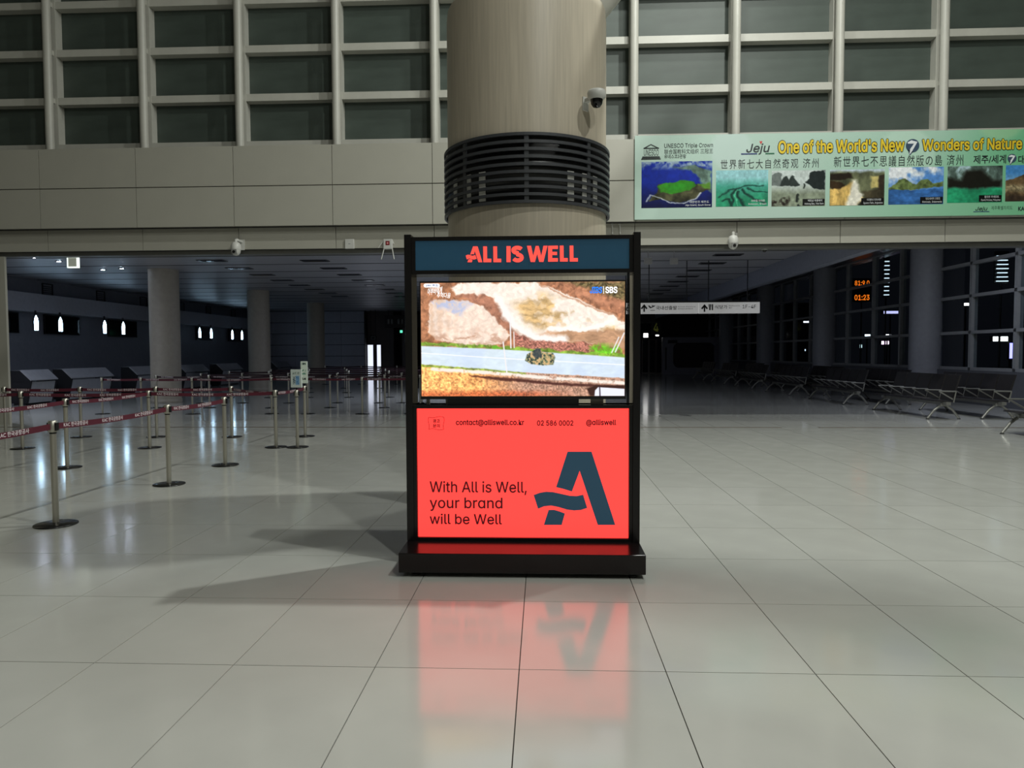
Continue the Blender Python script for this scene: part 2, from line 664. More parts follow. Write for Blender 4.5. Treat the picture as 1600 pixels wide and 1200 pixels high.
HWD = 0.825
base = bevel(MB().box(-HWD, HWD, -0.32, 0.32, 0.03, 0.163).obj('base', M_BLACK, stand), 0.005)
foot_me = MB().lathe([(0.03, 0), (0.034, 0.004), (0.034, 0.012), (0.012, 0.016), (0.012, 0.032)], 16).mesh(M_BASE, 'foot')
for fx in (-0.72, 0.75):
    for fy in (-0.25, 0.25):
        link('foot', foot_me, stand, (fx, fy, 0))
for s in (-1, 1):
    bevel(MB().box(s * HWD - (0.05 if s > 0 else 0), s * HWD + (0.05 if s < 0 else 0), -0.012, 0.2, 0.163, 2.335).obj('post', M_BLACK, stand), 0.003)
IN = HWD - 0.05
# header lightbox
MB().frame(-IN, IN, 2.058, 2.318, 0.027, 0.0, 0.2).box(-IN, IN, 0.03, 0.19, 2.07, 2.31).obj('header_frame', M_BLACK, stand)
M_HEAD = mat('header_blue', (30, 62, 84), 0.25, emit=(0.006, 0.022, 0.036), estr=1.0)
head = MB().box(-IN + 0.027, IN - 0.027, 0.012, 0.03, 2.085, 2.291).obj('header_panel', M_HEAD, stand)
M_HRED = mat('header_red', (200, 40, 36), 0.4, emit=(1.0, 0.085, 0.062), estr=1.15)


def hp(cx, cy):
    return sp(710 + cx / 7.619, 370 + cy / 7.619)


def poly_letters(name, polys, m, parent, y0=-0.004, y1=0.012):
    for nm, poly in polys:
        MB().prism_xz(poly, y0, y1).obj(nm, m, parent)


hl = []
HL = lambda pts: [hp(*p) for p in pts]
mbl = MB()
A_main = [(222, 113), (275, 113), (330, 300), (285, 300), (240, 160), (232, 205), (215, 203), (188, 208)]
A_wave = [(135, 222), (160, 212), (185, 216), (215, 226), (248, 216), (262, 258), (235, 268), (205, 264), (175, 256), (146, 266)]
A_foot = [(168, 268), (185, 265), (213, 273), (205, 300), (155, 300)]
for pg in (A_main, A_wave, A_foot):
    mbl.prism_xz(HL(pg), 0.004, 0.012)
for (x0, x1) in ((342, 438), (462, 556), (1255, 1350), (1372, 1470)):
    zt, zb = (113, 300) if x0 < 1000 else (104, 292)
    mbl.prism_xz(HL([(x0, zt), (x0 + 44, zt), (x0 + 46, zb - 40), (x1, zb - 40), (x1, zb), (x0 + 2, zb)]), 0.004, 0.012)
mbl.prism_xz(HL([(620, 110), (668, 110), (668, 299), (620, 299)]), 0.004, 0.012)
mbl.prism_xz(HL([(864, 106), (912, 106), (938, 228), (968, 108), (1003, 108), (1034, 228), (1060, 106), (1108, 105), (1060, 296), (1010, 296), (985, 200), (958, 297), (908, 297)]), 0.004, 0.012)
mbl.prism_xz(HL([(1116, 106), (1232, 104), (1232, 142), (1164, 142), (1164, 178), (1222, 178), (1222, 214), (1164, 214), (1164, 253), (1232, 253), (1232, 292), (1116, 294)]), 0.004, 0.012)


def arc(cx, cy, rx, ry, a0, a1, n=12):
    return [(cx + rx * math.cos(math.radians(a0 + (a1 - a0) * i / n)), cy + ry * math.sin(math.radians(a0 + (a1 - a0) * i / n))) for i in range(n + 1)]


mid = arc(750, 158, 50, 30, -25, -270, 14) + arc(752, 245, 50, 34, -90, 155, 14)
pts = [Vector((p[0], p[1], 0)) for p in mid]
for i in range(len(pts) - 1):
    for e in (0,):
        d = (pts[i + 1] - pts[i]).normalized()
        d0 = (pts[i] - pts[i - 1]).normalized() if i else d
        d2 = (pts[i + 2] - pts[i + 1]).normalized() if i + 2 < len(pts) else d
        n0 = ((d0 + d).normalized().yx)
        n1 = ((d + d2).normalized().yx)
        h = 23
        q = [(pts[i].x + n0[0] * h, pts[i].y - n0[1] * h), (pts[i + 1].x + n1[0] * h, pts[i + 1].y - n1[1] * h),
             (pts[i + 1].x - n1[0] * h, pts[i + 1].y + n1[1] * h), (pts[i].x - n0[0] * h, pts[i].y + n0[1] * h)]
        mbl.prism_xz(HL(q), 0.004, 0.012)
mbl.obj('header_lettering', M_HRED, head)

# television
TX0, TX1, TZ0, TZ1 = -0.713, 0.718, 1.198, 1.997
tv = bevel(MB().box(TX0 - 0.008, TX1 + 0.01, 0.004, 0.06, TZ0 - 0.022, TZ1 + 0.012).obj('television', M_BLACK2, stand), 0.002)
M_TV = print_mat('tv_picture', 1.08, 0.2)


def paint_tv(u, v):
    x = 205 + u * 1160
    y = 362 + v * 655
    X0, Y0 = x, y
    wx = (fbm(x, y, 0.03, 201, 5) - 0.5) * 46
    wy = (fbm(x, y, 0.03, 211, 5) - 0.5) * 34
    x, y = X0 + wx, Y0 + wy
    n1 = fbm(x, y, 0.02, 1)
    n2 = fbm(x, y, 0.055, 5)
    n3 = fbm(x * 0.35, y, 0.06, 9)
    img = shade((172, 118, 86), n2, 0.35) * (0.9 + 0.3 * n1[..., None])
    # pale ploughed ground at the top
    img = mix(img, inpoly(x, y, [(380, 392), (430, 362), (870, 362), (1000, 415), (1190, 500), (1365, 585), (1365, 700), (1180, 715), (1020, 695), (880, 690), (760, 640), (680, 520), (610, 440), (420, 428)], 5), shade((255, 240, 226), n2, 0.12))
    img = mix(img, np.clip((fbm(x, y, 0.012, 21) - 0.46) * 5, 0, 1) * inpoly(x, y, [(740, 480), (900, 430), (1150, 510), (1330, 610), (1360, 700), (1120, 700), (900, 640), (790, 590)], 30), shade((214, 178, 124), n3, 0.35))
    img = mix(img, inpoly(x, y, [(850, 655), (1000, 640), (1365, 640), (1365, 745), (1180, 715), (1030, 700)], 8), shade((196, 152, 118), n3, 0.25))
    # track at the upper right, darker wood
    img = mix(img, inpoly(x, y, [(900, 362), (1365, 362), (1365, 560), (1180, 490), (1020, 420)], 8), shade((178, 122, 92), n2, 0.5))
    img = mix(img, inpoly(x, y, [(1040, 362), (1365, 362), (1365, 470), (1260, 440), (1150, 400)], 12), shade((112, 98, 66), fbm(x, y, 0.12, 31), 0.9))
    img = mix(img, stroke(x, y, [(870, 365), (1020, 440), (1180, 505), (1365, 585)], 9, 3) * 0.7, (186, 130, 96))
    img = mix(img, stroke(x, y, [(1100, 420), (1230, 470), (1365, 500)], 26, 10) * 0.7, (216, 150, 116))
    # left field
    fld = inpoly(x, y, [(252, 480), (300, 460), (470, 470), (545, 492), (630, 560), (705, 640), (712, 690), (640, 722), (560, 728), (420, 718), (300, 692), (245, 650)], 5)
    strip = 0.5 + 0.5 * np.sin(x * 0.14 + n1 * 3)
    img = mix(img, fld, shade((250, 226, 208), n2, 0.14))
    img = mix(img, fld * np.clip((460 - x) / 200, 0, 1) * strip * 0.45, (214, 168, 132))
    img = mix(img, fld * np.clip((y - 600) / 80, 0, 1) * np.clip((n3 - 0.45) * 4, 0, 1), (206, 166, 142))
    img = mix(img, inpoly(x, y, [(265, 462), (400, 462), (500, 480), (480, 505), (430, 560), (385, 530), (300, 500)], 10) * np.clip((n2 - 0.3) * 3, 0, 1) * 0.8, (176, 190, 228))
    # brown track and pale bend
    img = mix(img, inpoly(x, y, [(400, 436), (560, 428), (615, 452), (660, 510), (705, 570), (735, 640), (800, 665), (720, 655), (640, 575), (545, 488), (480, 462)], 6), shade((176, 122, 98), n2, 0.3))
    img = mix(img, stroke(x, y, [(650, 450), (690, 540), (740, 610), (800, 655), (880, 680), (1020, 692)], 42, 12), (255, 248, 242))
    img = mix(img, stroke(x, y, [(950, 628), (1080, 636), (1190, 622), (1290, 590)], 24, 4), (255, 250, 242))
    # shrubs, verge
    img = mix(img, inpoly(x, y, [(742, 650), (830, 690), (1000, 706), (1175, 716), (1185, 775), (760, 745)], 6), shade((176, 116, 100), fbm(x, y, 0.16, 41), 0.7))
    img = mix(img, inpoly(x, y, [(205, 690), (300, 700), (420, 722), (205, 716)], 5), shade((150, 100, 66), n2, 0.5))
    img = mix(img, stroke(x, y, [(205, 712), (640, 738), (1000, 762), (1365, 792)], 20, 4), shade((132, 164, 62), n2, 0.5))
    img = mix(img, inpoly(x, y, [(1160, 735), (1220, 715), (1330, 730), (1350, 780), (1180, 770)], 10) * np.clip((n2 - 0.25) * 4, 0, 1), shade((110, 186, 44), n2, 0.5))
    img = mix(img, stroke(x, y, [(625, 738), (655, 738)], 18, 4), (110, 180, 50))
    x, y = X0 + wx * 0.08, Y0 + wy * 0.10
    # road
    rd = inpoly(x, y, [(205, 725), (690, 748), (1365, 796), (1365, 916), (690, 874), (205, 832)], 3)
    img = mix(img, rd, shade((222, 236, 246), n3, 0.06))
    img = mix(img, rd * np.clip((fbm(x, y, 0.008, 55) - 0.45) * 4, 0, 1) * 0.5, (200, 216, 244))
    img = mix(img, stroke(x, y, [(205, 766), (690, 800), (1365, 838)], 5, 2), (252, 252, 255))
    x, y = X0 + wx * 0.2, Y0 + wy * 0.35
    # lower verge, kerb, painted shadow strip, scrub
    low = inpoly(x, y, [(205, 832), (690, 874), (1365, 916), (1365, 1017), (205, 1017)], 2)
    sc = shade((226, 158, 96), fbm(x, y, 0.10, 61), 0.6) * np.clip(1.25 - (x - 205) / 3000, 0, 2)[..., None]
    img = mix(img, low, sc)
    img = mix(img, low * np.clip((x - 520) / 300, 0, 0.9), shade((182, 142, 124), fbm(x, y, 0.13, 66), 0.6))
    img = mix(img, low * np.clip((y - 975) / 40, 0, 0.7) * np.clip((1100 - x) / 300, 0, 1), shade((196, 88, 52), fbm(x, y, 0.12, 77), 0.8))
    img = mix(img, stroke(x, y, [(205, 838), (500, 862), (800, 888)], 14, 4), shade((140, 160, 60), n2, 0.6))
    img = mix(img, stroke(x, y, [(270, 858), (690, 890), (1000, 916), (1365, 942)], 20, 4) * np.clip((n2 - 0.2) * 5, 0, 1), (250, 238, 226))
    img = mix(img, inpoly(x, y, [(480, 895), (700, 912), (1000, 940), (1365, 960), (1365, 972), (1000, 955), (640, 925), (500, 905)], 4) * 0.85, (70, 34, 30))
    x, y = X0, Y0
    # white lorry at the corner
    img = mix(img, inpoly(x, y, [(1150, 975), (1200, 955), (1365, 955), (1365, 1017), (1170, 1017)], 4), (62, 36, 30))
    img = mix(img, inpoly(x, y, [(1195, 1017), (1198, 985), (1216, 966), (1365, 976), (1365, 1017)], 2), (238, 240, 252))
    img = mix(img, stroke(x, y, [(1224, 964), (1226, 1017)], 7, 1.5), (56, 40, 56))
    # poles
    for a, b, w in (((716, 560), (720, 738), 7), ((737, 648), (739, 738), 5), ((676, 705), (696, 880), 7), ((1292, 768), (1332, 680), 6), ((1312, 764), (1362, 656), 7)):
        img = mix(img, stroke(x, y, [a, b], w, 1.5), (244, 240, 240))
    # vehicle on the road
    bod = inpoly(x, y, [(800, 812), (812, 775), (845, 756), (862, 742), (885, 744), (900, 764), (960, 770), (972, 792), (962, 836), (900, 840), (835, 832)], 3)
    cm = fbm(x, y, 0.11, 91)
    img = mix(img, bod, np.where(cm[..., None] > 0.55, np.array((214, 178, 128.0)), np.where(cm[..., None] > 0.42, np.array((132, 140, 104.0)), np.array((58, 66, 62.0)))))
    img = mix(img, inpoly(x, y, [(840, 775), (862, 742), (888, 744), (898, 790), (860, 800)], 3) * 0.85, (62, 70, 76))
    return img


scr = print_panel('tv_picture', TX0, TX1, TZ0, TZ1, 384, 216, paint_tv, M_TV, tv, 0.0025)


def cp(cx, cy):
    return sp(600 + cx / 3.636, 340 + cy / 3.636)


M_TVW = mat('caption_white', (240, 240, 240), emit=(1, 1, 1), estr=1.0)
M_TVB = mat('caption_blue', (30, 120, 240), emit=(0.01, 0.22, 0.95), estr=1.0)
x0, zt = cp(1170, 393)
x1, zb = cp(1240, 430)
text_obj('caption', 'JIBS', M_TVB, tv, x0, x1, zb, zt, 0.0012, bold=0.045, shear=0.15)
x0, _ = cp(1258, 393)
x1, _ = cp(1326, 430)
text_obj('caption', 'SBS', M_TVW, tv, x0, x1, zb, zt, 0.0012, bold=0.05)
x0, zt = cp(1246, 390)
x1, zb = cp(1249, 432)
MB().box(x0, x1, 0.0008, 0.0014, zb, zt).obj('caption', M_TVW, tv)
pc = [cp(*q) for q in arc(306, 386, 11, 11, -90, 90, 8) + arc(236, 386, 11, 11, 90, 270, 8)]
pill = MB().prism_xz(pc, 0.001, 0.0016).obj('caption_plate', M_TVW, tv)
x0, zt = cp(238, 379)
x1, zb = cp(306, 393)
text_obj('caption', 'JIBS 특집', mat('caption_navy', (30, 60, 130), emit=(0.01, 0.05, 0.25), estr=0.8), pill, x0, x1, zb, zt, 0.0005, bold=0.015)
x0, zt = cp(248, 400)
x1, zb = cp(332, 448)
text_obj('caption', '어부바에게', M_TVW, tv, x0, x1, zb + 0.01, zt, 0.0012, bold=0.012, shear=0.25, tilt=0.1)
x0, zt = cp(300, 424)
x1, zb = cp(378, 458)
text_obj('caption', '추억다음', M_TVW, tv, x0, x1, zb + 0.005, zt, 0.0012, bold=0.012, shear=0.25, tilt=-0.05)
# rail the television hangs on, cross bar, small brackets
MB().box(-0.53, 0.40, 0.03, 0.09, 1.12, 1.19).obj('mount_plate', M_BLACK2, stand)
MB().box(-IN, IN, 0.05, 0.2, 1.10, 1.135).obj('cross_bar', M_BLACK, stand)
M_CLIP = mat('bracket_beige', (150, 142, 130), 0.5)
for (a, b) in ((0.485, 0.575), (-0.69, -0.665), (-0.55, -0.515)):
    MB().box(a, b, 0.06, 0.075, 1.135, 1.176).obj('bracket', M_CLIP, stand)
# cables hanging beside the television
for px in (983, 981):
    x, z = sp(px, 500, 0.1)
    MB().path([(x, 0.12, 2.06), (x + 0.004, 0.12, 1.7), (x - 0.006, 0.12, 1.4), (x, 0.12, 1.13)], 0.004, 6).obj('cable', M_BLACK2, stand)
# lower red lightbox
BX0, BX1, BZ0, BZ1 = -0.748, 0.748, 0.19, 1.112
MB().frame(-IN, IN, 0.163, 1.135, 0.024, 0.0, 0.2).box(-IN, IN, 0.03, 0.19, 0.18, 1.12).obj('lightbox_frame', M_BLACK, stand)
M_RED = mat('lightbox_red', (190, 30, 28), 0.35, vary=0.0, emit=(1.45, 0.074, 0.062), estr=1.0)
red = MB().box(BX0, BX1, 0.012, 0.03, BZ0, BZ1).obj('lightbox_panel', M_RED, stand)
M_NAVY = mat('logo_navy', (30, 52, 70), 0.35, emit=(0.012, 0.036, 0.056), estr=1.0)
M_INK = mat('ink_maroon', (90, 6, 14), 0.4, emit=(0.03, 0.002, 0.004), estr=1.0)


def rp(cx, cy):
    return sp(600 + cx / 3.636, 620 + cy / 3.636)


logo = MB()
logo.prism_xz([rp(*p) for p in [(1043, 313), (1180, 313), (1315, 730), (1215, 730), (1112, 422), (1068, 540), (1020, 525), (978, 515)]], 0.0108, 0.0122)
logo.prism_xz([rp(*p) for p in [(850, 560), (885, 547), (920, 541), (960, 543), (1010, 554), (1055, 564), (1095, 566), (1132, 558), (1155, 633), (1120, 645), (1080, 648), (1040, 643), (990, 628), (950, 620), (910, 624), (875, 638)]], 0.0108, 0.0122)
logo.prism_xz([rp(*p) for p in [(935, 645), (965, 644), (1000, 654), (1028, 665), (1010, 730), (908, 730)]], 0.0108, 0.0122)
logo.obj('logo', M_NAVY, red)
for s, a, b, yb, yt in (('With All is Well,', 671, 823, 773.5, 752.5), ('your brɑnd', 671, 785, 799, 778), ('will be Well', 671, 784, 819.5, 803.5)):
    x0, zb = sp(a, yb)
    x1, zt = sp(b, yt)
    text_obj('lettering', s, M_INK, red, x0, x1, zb, zt, 0.0105, bold=0.022)
for s, a, b, yb, yt in (('contɑct@ɑlliswell.co.kr', 712, 819, 666.5, 655.5), ('02 586 0002', 839, 896, 665.5, 657), ('@ɑlliswell', 916, 963, 666.5, 655.5)):
    x0, zb = sp(a, yb)
    x1, zt = sp(b, yt)
    text_obj('lettering', s, M_INK, red, x0, x1, zb, zt, 0.0105, bold=0.05)
st = MB()
ring = []
for i in range(40):
    t = i / 40 * 4
    k, q = int(t), t - int(t)
    w = 1.0 * math.sin(q * 2 * PI)
    p = [(669.5 + q * 23.5, 652 + w), (693 + w * 0.8, 652 + q * 19), (693 - q * 23.5, 671 + w), (669.5 + w * 0.8, 671 - q * 19)][k]
    ring.append(sp(*p))
for i in range(40):
    a, b = ring[i], ring[(i + 1) % 40]
    st.cyl((a[0], 0.0115, a[1]), (b[0], 0.0115, b[1]), 0.002, 4)
for s, yb, yt in (('광고', 661, 655), ('문의', 668.5, 662.5)):
    x0, zb = sp(676, yb)
    x1, zt = sp(687, yt)
    text_into(st, s, x0, x1, zb, zt, 0.0105, bold=0.03)
st.obj('stamp', M_INK, red)

# ==================================================================================
#  PILLAR with its louvre ring
# ==================================================================================
PX, PY, PR = -0.155, 7.0, 0.772


def pillar(name, x, label):
    p = thing(name, (x, PY, 0), label, 'pillar')
    MB().lathe([(PR, 0), (PR, 4.66), (PR * 0.99, 4.75), (PR * 0.8, 4.9)], 64).obj('shaft', M_PILLAR, p)
    return p


pil = pillar('round_pillar', PX, 'thick beige streaked round pillar rising behind the advertising stand')
arm = MB().cyl((0.55, 0, 4.72), (4.4, 0.6, 9.6), 0.16, 20).obj('arm', M_PIPE, pil)
pil2 = pillar('round_pillar', PX - 8.24, 'second beige pillar, only its white slanted arm enters the top left corner')
MB().cyl((0.3, 0, 3.3), (4.6, 0.0, 6.7), 0.12, 20).obj('arm', M_PIPE, pil2)
ringo = thing('louvre_ring', (PX, PY, 2.81), 'dark grey ring of curved louvre blades clamped around the pillar', 'louvre')
MB().lathe([(PR + 0.002, 0.02), (PR + 0.008, 0.02), (PR + 0.008, 0.6), (PR + 0.002, 0.6)], 64, caps=False).obj('backing', M_BLACK2, ringo)
blade = MB().lathe([(PR + 0.014, 0), (PR + 0.036, 0), (PR + 0.036, 0.026), (PR + 0.014, 0.026), (PR + 0.014, 0)], 72, smooth=False, caps=False).mesh(M_RING, 'blade')
for k in range(10):
    link('blade', blade, ringo, (0, 0, k * 0.0648))
for k in range(8):
    a = -PI / 2 + k * PI / 4 + 0.02
    MB().box(-0.02, 0.02, -0.008, 0.008, 0, 0.605).obj('upright', M_RING, ringo, ((PR + 0.016) * math.cos(a), (PR + 0.016) * math.sin(a), 0), a + PI / 2)
for deg in (-56, -41, -29, 31, 43, 54):
    a = math.radians(deg - 90)
    MB().box(-0.034, 0.034, -0.004, 0.004, 0.04, 0.3).obj('label_plate', M_WHITE, ringo, ((PR + 0.011) * math.cos(a), (PR + 0.011) * math.sin(a), 0), a + PI / 2)
# dome camera on the pillar
a = math.radians(44 - 90)
cc = thing('dome_camera', (PX + PR * math.cos(a), PY + PR * math.sin(a), 3.74), 'small white dome camera with dark bubble mounted high on the pillar', 'camera', rotz=a + PI / 2)
MB().box(-0.035, 0.035, -0.012, 0.0, -0.07, 0.05).box(-0.02, 0.02, -0.11, -0.01, 0.0, 0.03).obj('bracket', M_WHITE, cc)
MB().lathe([(0.03, 0.105), (0.075, 0.09), (0.083, 0.07), (0.08, 0.03), (0.06, 0.012)], 28, 0, -0.14, -0.02).obj('housing', M_WHITE, cc)
MB().lathe([(0.0, -0.07), (0.03, -0.062), (0.05, -0.035), (0.056, 0.0), (0.056, 0.02)], 24, 0, -0.14, -0.01).obj('bubble', mat('bubble', (10, 10, 12), 0.05), cc)


def ptz(px, py, label):
    x, y, z = plane_at(px, py, 14.42)
    c = thing('security_camera', (x, 14.60, z), label, 'camera')
    MB().box(0.02, 0.12, -0.02, 0.0, 0.0, 0.22).cyl((0.07, -0.02, 0.17), (0.0, -0.16, 0.2), 0.028, 12).cyl((0, -0.16, 0.2), (0, -0.16, 0.12), 0.03, 12).obj('arm', M_WHITE, c)
    MB().lathe([(0.03, 0.15), (0.075, 0.13), (0.1, 0.07), (0.105, 0.0), (0.1, -0.02)], 24, 0, -0.16).obj('housing', M_WHITE, c)
    MB().lathe([(0.0, -0.14), (0.05, -0.125), (0.085, -0.08), (0.095, -0.03), (0.095, -0.01)], 24, 0, -0.16).obj('ball', M_WHITE, c)
    MB().box(-0.05, 0.05, -0.262, -0.2, -0.105, -0.015).obj('window', mat('cam_face', (140, 140, 138), 0.3), c)
    MB().cyl((0, -0.262, -0.065), (0, -0.275, -0.068), 0.03, 16).obj('lens', M_BLACK2, c)


ptz(368, 389, 'white ball security camera on the wall edge left of the stand')
ptz(1146, 379, 'white ball security camera on the wall edge below the green banner')
x, y, z = plane_at(1197, 386, 14.72)
md = thing('mini_dome', (x, 14.82, 3.615), 'tiny black dome camera under the soffit right of the white camera', 'camera')
MB().lathe([(0.0, -0.06), (0.03, -0.05), (0.045, -0.02), (0.045, 0.0)], 20).obj('bubble', M_BLACK2, md)
MB().lathe([(0.055, -0.012), (0.055, 0.0)], 20).obj('collar', M_WHITE, md)
# wi-fi box and router
x, y, z = plane_at(546, 381, 14.56)
ap = thing('access_point', (x, 14.60, z), 'plain square white access point on the wall edge', 'access point')
bevel(MB().box(-0.098, 0.098, -0.045, 0.0, -0.1, 0.1).obj('case', M_WHITE, ap), 0.012)
MB().box(-0.02, 0.02, -0.047, -0.044, -0.005, 0.005).obj('mark', mat('grey_mark', (90, 100, 110)), ap)
x, y, z = plane_at(606, 381, 14.56)
ro = thing('router', (x, 14.60, z), 'white router with four splayed antennas and red badge on the wall edge', 'router')
bevel(MB().box(-0.1, 0.1, -0.06, 0.0, -0.11, 0.1).obj('case', M_WHITE, ro), 0.02)
for (p, q) in (((-0.08, -0.03, 0.09), (-0.2, -0.04, -0.08)), ((0.08, -0.03, 0.09), (0.12, -0.035, 0.0)), ((-0.08, -0.04, -0.1), (-0.14, -0.05, -0.32)), ((0.09, -0.04, -0.1), (0.13, -0.05, -0.32))):
    MB().cyl(p, q, 0.011, 8).obj('antenna', M_WHITE, ro)
bg = bevel(MB().box(-0.042, 0.042, -0.066, -0.058, -0.03, 0.055).obj('badge', mat('badge_red', (120, 20, 30), 0.4), ro), 0.012)
MB().cyl((0, -0.066, 0.012), (0, -0.07, 0.012), 0.02, 14).obj('badge_mark', mat('badge_pink', (220, 150, 150)), bg)
for px, which in ((957, 'left'), (969, 'right')):
    x, y, z = plane_at(px, 357, 14.5)
    h = thing('wall_hook', (x, 14.60, z), '%s of two small white rods on the wall beside the pillar' % which, 'hook')
    MB().path([(0, 0, 0.1), (0, -0.05, 0.1), (0.004, -0.055, -0.1)], 0.012, 8).obj('rod', M_WHITE, h)
    MB().lathe([(0.03, 0), (0.03, 0.01)], 12).obj('cap', M_WHITE, h, (0, -0.02, 0.1))

# ==================================================================================
#  BANNER
# ==================================================================================
BY = 14.355
bl, bt = plane_at(992, 215, BY)[0], 5.83
bb, brt = 4.17, 13.2
ban = thing('banner', (bl, 14.40, bb), 'long green tourism banner with seven landscape photos on the upper wall', 'banner')


def bp_(px, py):
    """pixel on the banner plane -> local x, z; the lens makes the photo's banner climb 13 px to the right, level it"""
    p = plane_at(px, py, BY)
    lift = 0.062 * (px - 992) / 608
    return p[0] - bl, p[2] - bb - lift


BW, BH = brt - bl, bt - bb
M_BAN = print_mat('banner_print', 0.0, 0.4)
MB().box(0, BW, -0.04, 0.0, 0, BH).obj('board', mat('banner_edge', (150, 175, 160), 0.5), ban)


def paint_ban(u, v):
    x, y = u * BW, v * BH
    t = np.clip((u * BW - 3.2) / 6.0, 0, 1) * np.clip(0.35 + 0.9 * v, 0, 1)
    img = np.ones(u.shape + (3,)) * np.array((178, 202, 190.0))
    img = mix(img, t, (100, 186, 132))
    img = mix(img, np.clip((u * BW - 6) / 2.2, 0, 1) * np.clip(1 - v * 1.4, 0, 0.6), (60, 170, 100))
    for cx, cy, r, c in ((0.2, 0.1, 0.5, (196, 216, 206)), (1.9, 0.3, 0.45, (198, 214, 212)), (7.1, -0.25, 0.5, (168, 206, 160)), (8.3, -0.3, 0.6, (52, 166, 96)), (0.1, 1.4, 0.4, (192, 216, 204)), (5.3, 0.5, 0.6, (196, 222, 206))):
        d = np.hypot(x - cx, y - cy)
        img = mix(img, np.clip((r - d) / 0.08, 0, 1) * 0.5, c)
    return img


print_panel('banner_print', 0, BW, 0, BH, 160, 40, paint_ban, M_BAN, ban, -0.0415)
YT = -0.0445
M_PHOTO = print_mat('photo_print', 0.0, 0.6)
M_BINK = mat('banner_ink', (34, 42, 44), 0.5)
M_BYEL = mat('banner_yellow', (226, 196, 44), 0.5)
M_BWH = mat('banner_white', (226, 230, 232), 0.5)


def bt_(name, s, px0, px1, py0, py1, m, y=YT, **kw):
    x0, zb = bp_(px0, py1)
    x1, _ = bp_(px1, py1)
    _, zt = bp_((px0 + px1) / 2, py0)
    _, zb = bp_((px0 + px1) / 2, py1)
    return text_obj(name, s, m, ban, x0, x1, zb, zt, y, **kw)


def photo(px0, py0, px1, py1, paint, n, cap, capbox=True):
    x0, zt = bp_(px0, py0)
    x1, _ = bp_(px1, py0)
    _, zb = bp_(px0, py1)
    def warped(u, v):
        a = (fbm(u * 100, v * 66, 0.07, 301, 5) - 0.5) * 0.10
        b = (fbm(u * 100, v * 66, 0.07, 311, 5) - 0.5) * 0.10
        img = paint(np.clip(u + a, 0, 1), np.clip(v + b, 0, 1))
        return img * (0.82 + 0.36 * fbm(u * 100, v * 66, 0.2, 321)[..., None])
    o = print_panel('photograph', x0, x1, zb, zt, n, int(n * 0.66), warped, M_PHOTO, ban, YT)
    w = x1 - x0
    if capbox:
        MB().box(x0 + w * 0.58, x1 - 0.01, -0.001, 0.0, zb + 0.01, zb + 0.14).obj('caption_strip', M_BLACK2, o, (0, YT - 0.001, 0))
    text_obj('caption', cap[0], M_BWH, o, x0 + w * 0.68, x1 - 0.06, zb + 0.085, zb + 0.13, YT - 0.003)
    text_obj('caption', cap[1], M_BWH, o, x0 + w * 0.62, x1 - 0.03, zb + 0.02, zb + 0.065, YT - 0.003)
    return o


def ph1(u, v):   # crater island in a dark blue sea
    n = fbm(u * 100, v * 66, 0.09, 3)
    img = mix(np.zeros(u.shape + (3,)), np.ones(u.shape), (22, 44, 150))
    img = mix(img, np.clip((v - 0.45) * 2, 0, 1), (12, 18, 66))
    img = mix(img, np.clip((0.2 - v) * 8, 0, 1) * np.clip((n - 0.4) * 5, 0, 1), (150, 170, 190))
    img = mix(img, inpoly(u, v, [(0.45, 0.12), (0.75, 0.1), (1, 0.2), (1, 0.7), (0.85, 0.5), (0.82, 0.36), (0.7, 0.22)], 0.02), shade((96, 120, 110), n, 0.7))
    img = mix(img, inpoly(u, v, [(0.08, 0.86), (0.2, 0.66), (0.25, 0.5), (0.5, 0.44), (0.75, 0.48), (0.98, 0.5), (0.99, 0.62), (0.85, 0.72), (0.75, 0.82), (0.55, 0.88), (0.42, 0.84), (0.28, 0.8), (0.18, 0.86)], 0.01), shade((66, 66, 46), n, 0.9))
    img = mix(img, stroke(u, v, [(0.06, 0.86), (0.12, 0.74), (0.28, 0.78), (0.42, 0.87), (0.6, 0.9), (0.78, 0.8), (0.86, 0.7)], 0.018, 0.01), (200, 206, 214))
    img = mix(img, inpoly(u, v, [(0.23, 0.55), (0.35, 0.45), (0.55, 0.42), (0.74, 0.45), (0.77, 0.52), (0.66, 0.62), (0.45, 0.68), (0.25, 0.65)], 0.012), shade((54, 128, 34), n, 0.4))
    img = mix(img, inpoly(u, v, [(0.32, 0.52), (0.5, 0.46), (0.7, 0.5), (0.6, 0.6), (0.4, 0.63)], 0.05), (50, 146, 40))
    img = mix(img, inpoly(u, v, [(0.8, 0.5), (0.98, 0.46), (0.99, 0.6), (0.9, 0.6)], 0.02), (90, 140, 50))
    return img


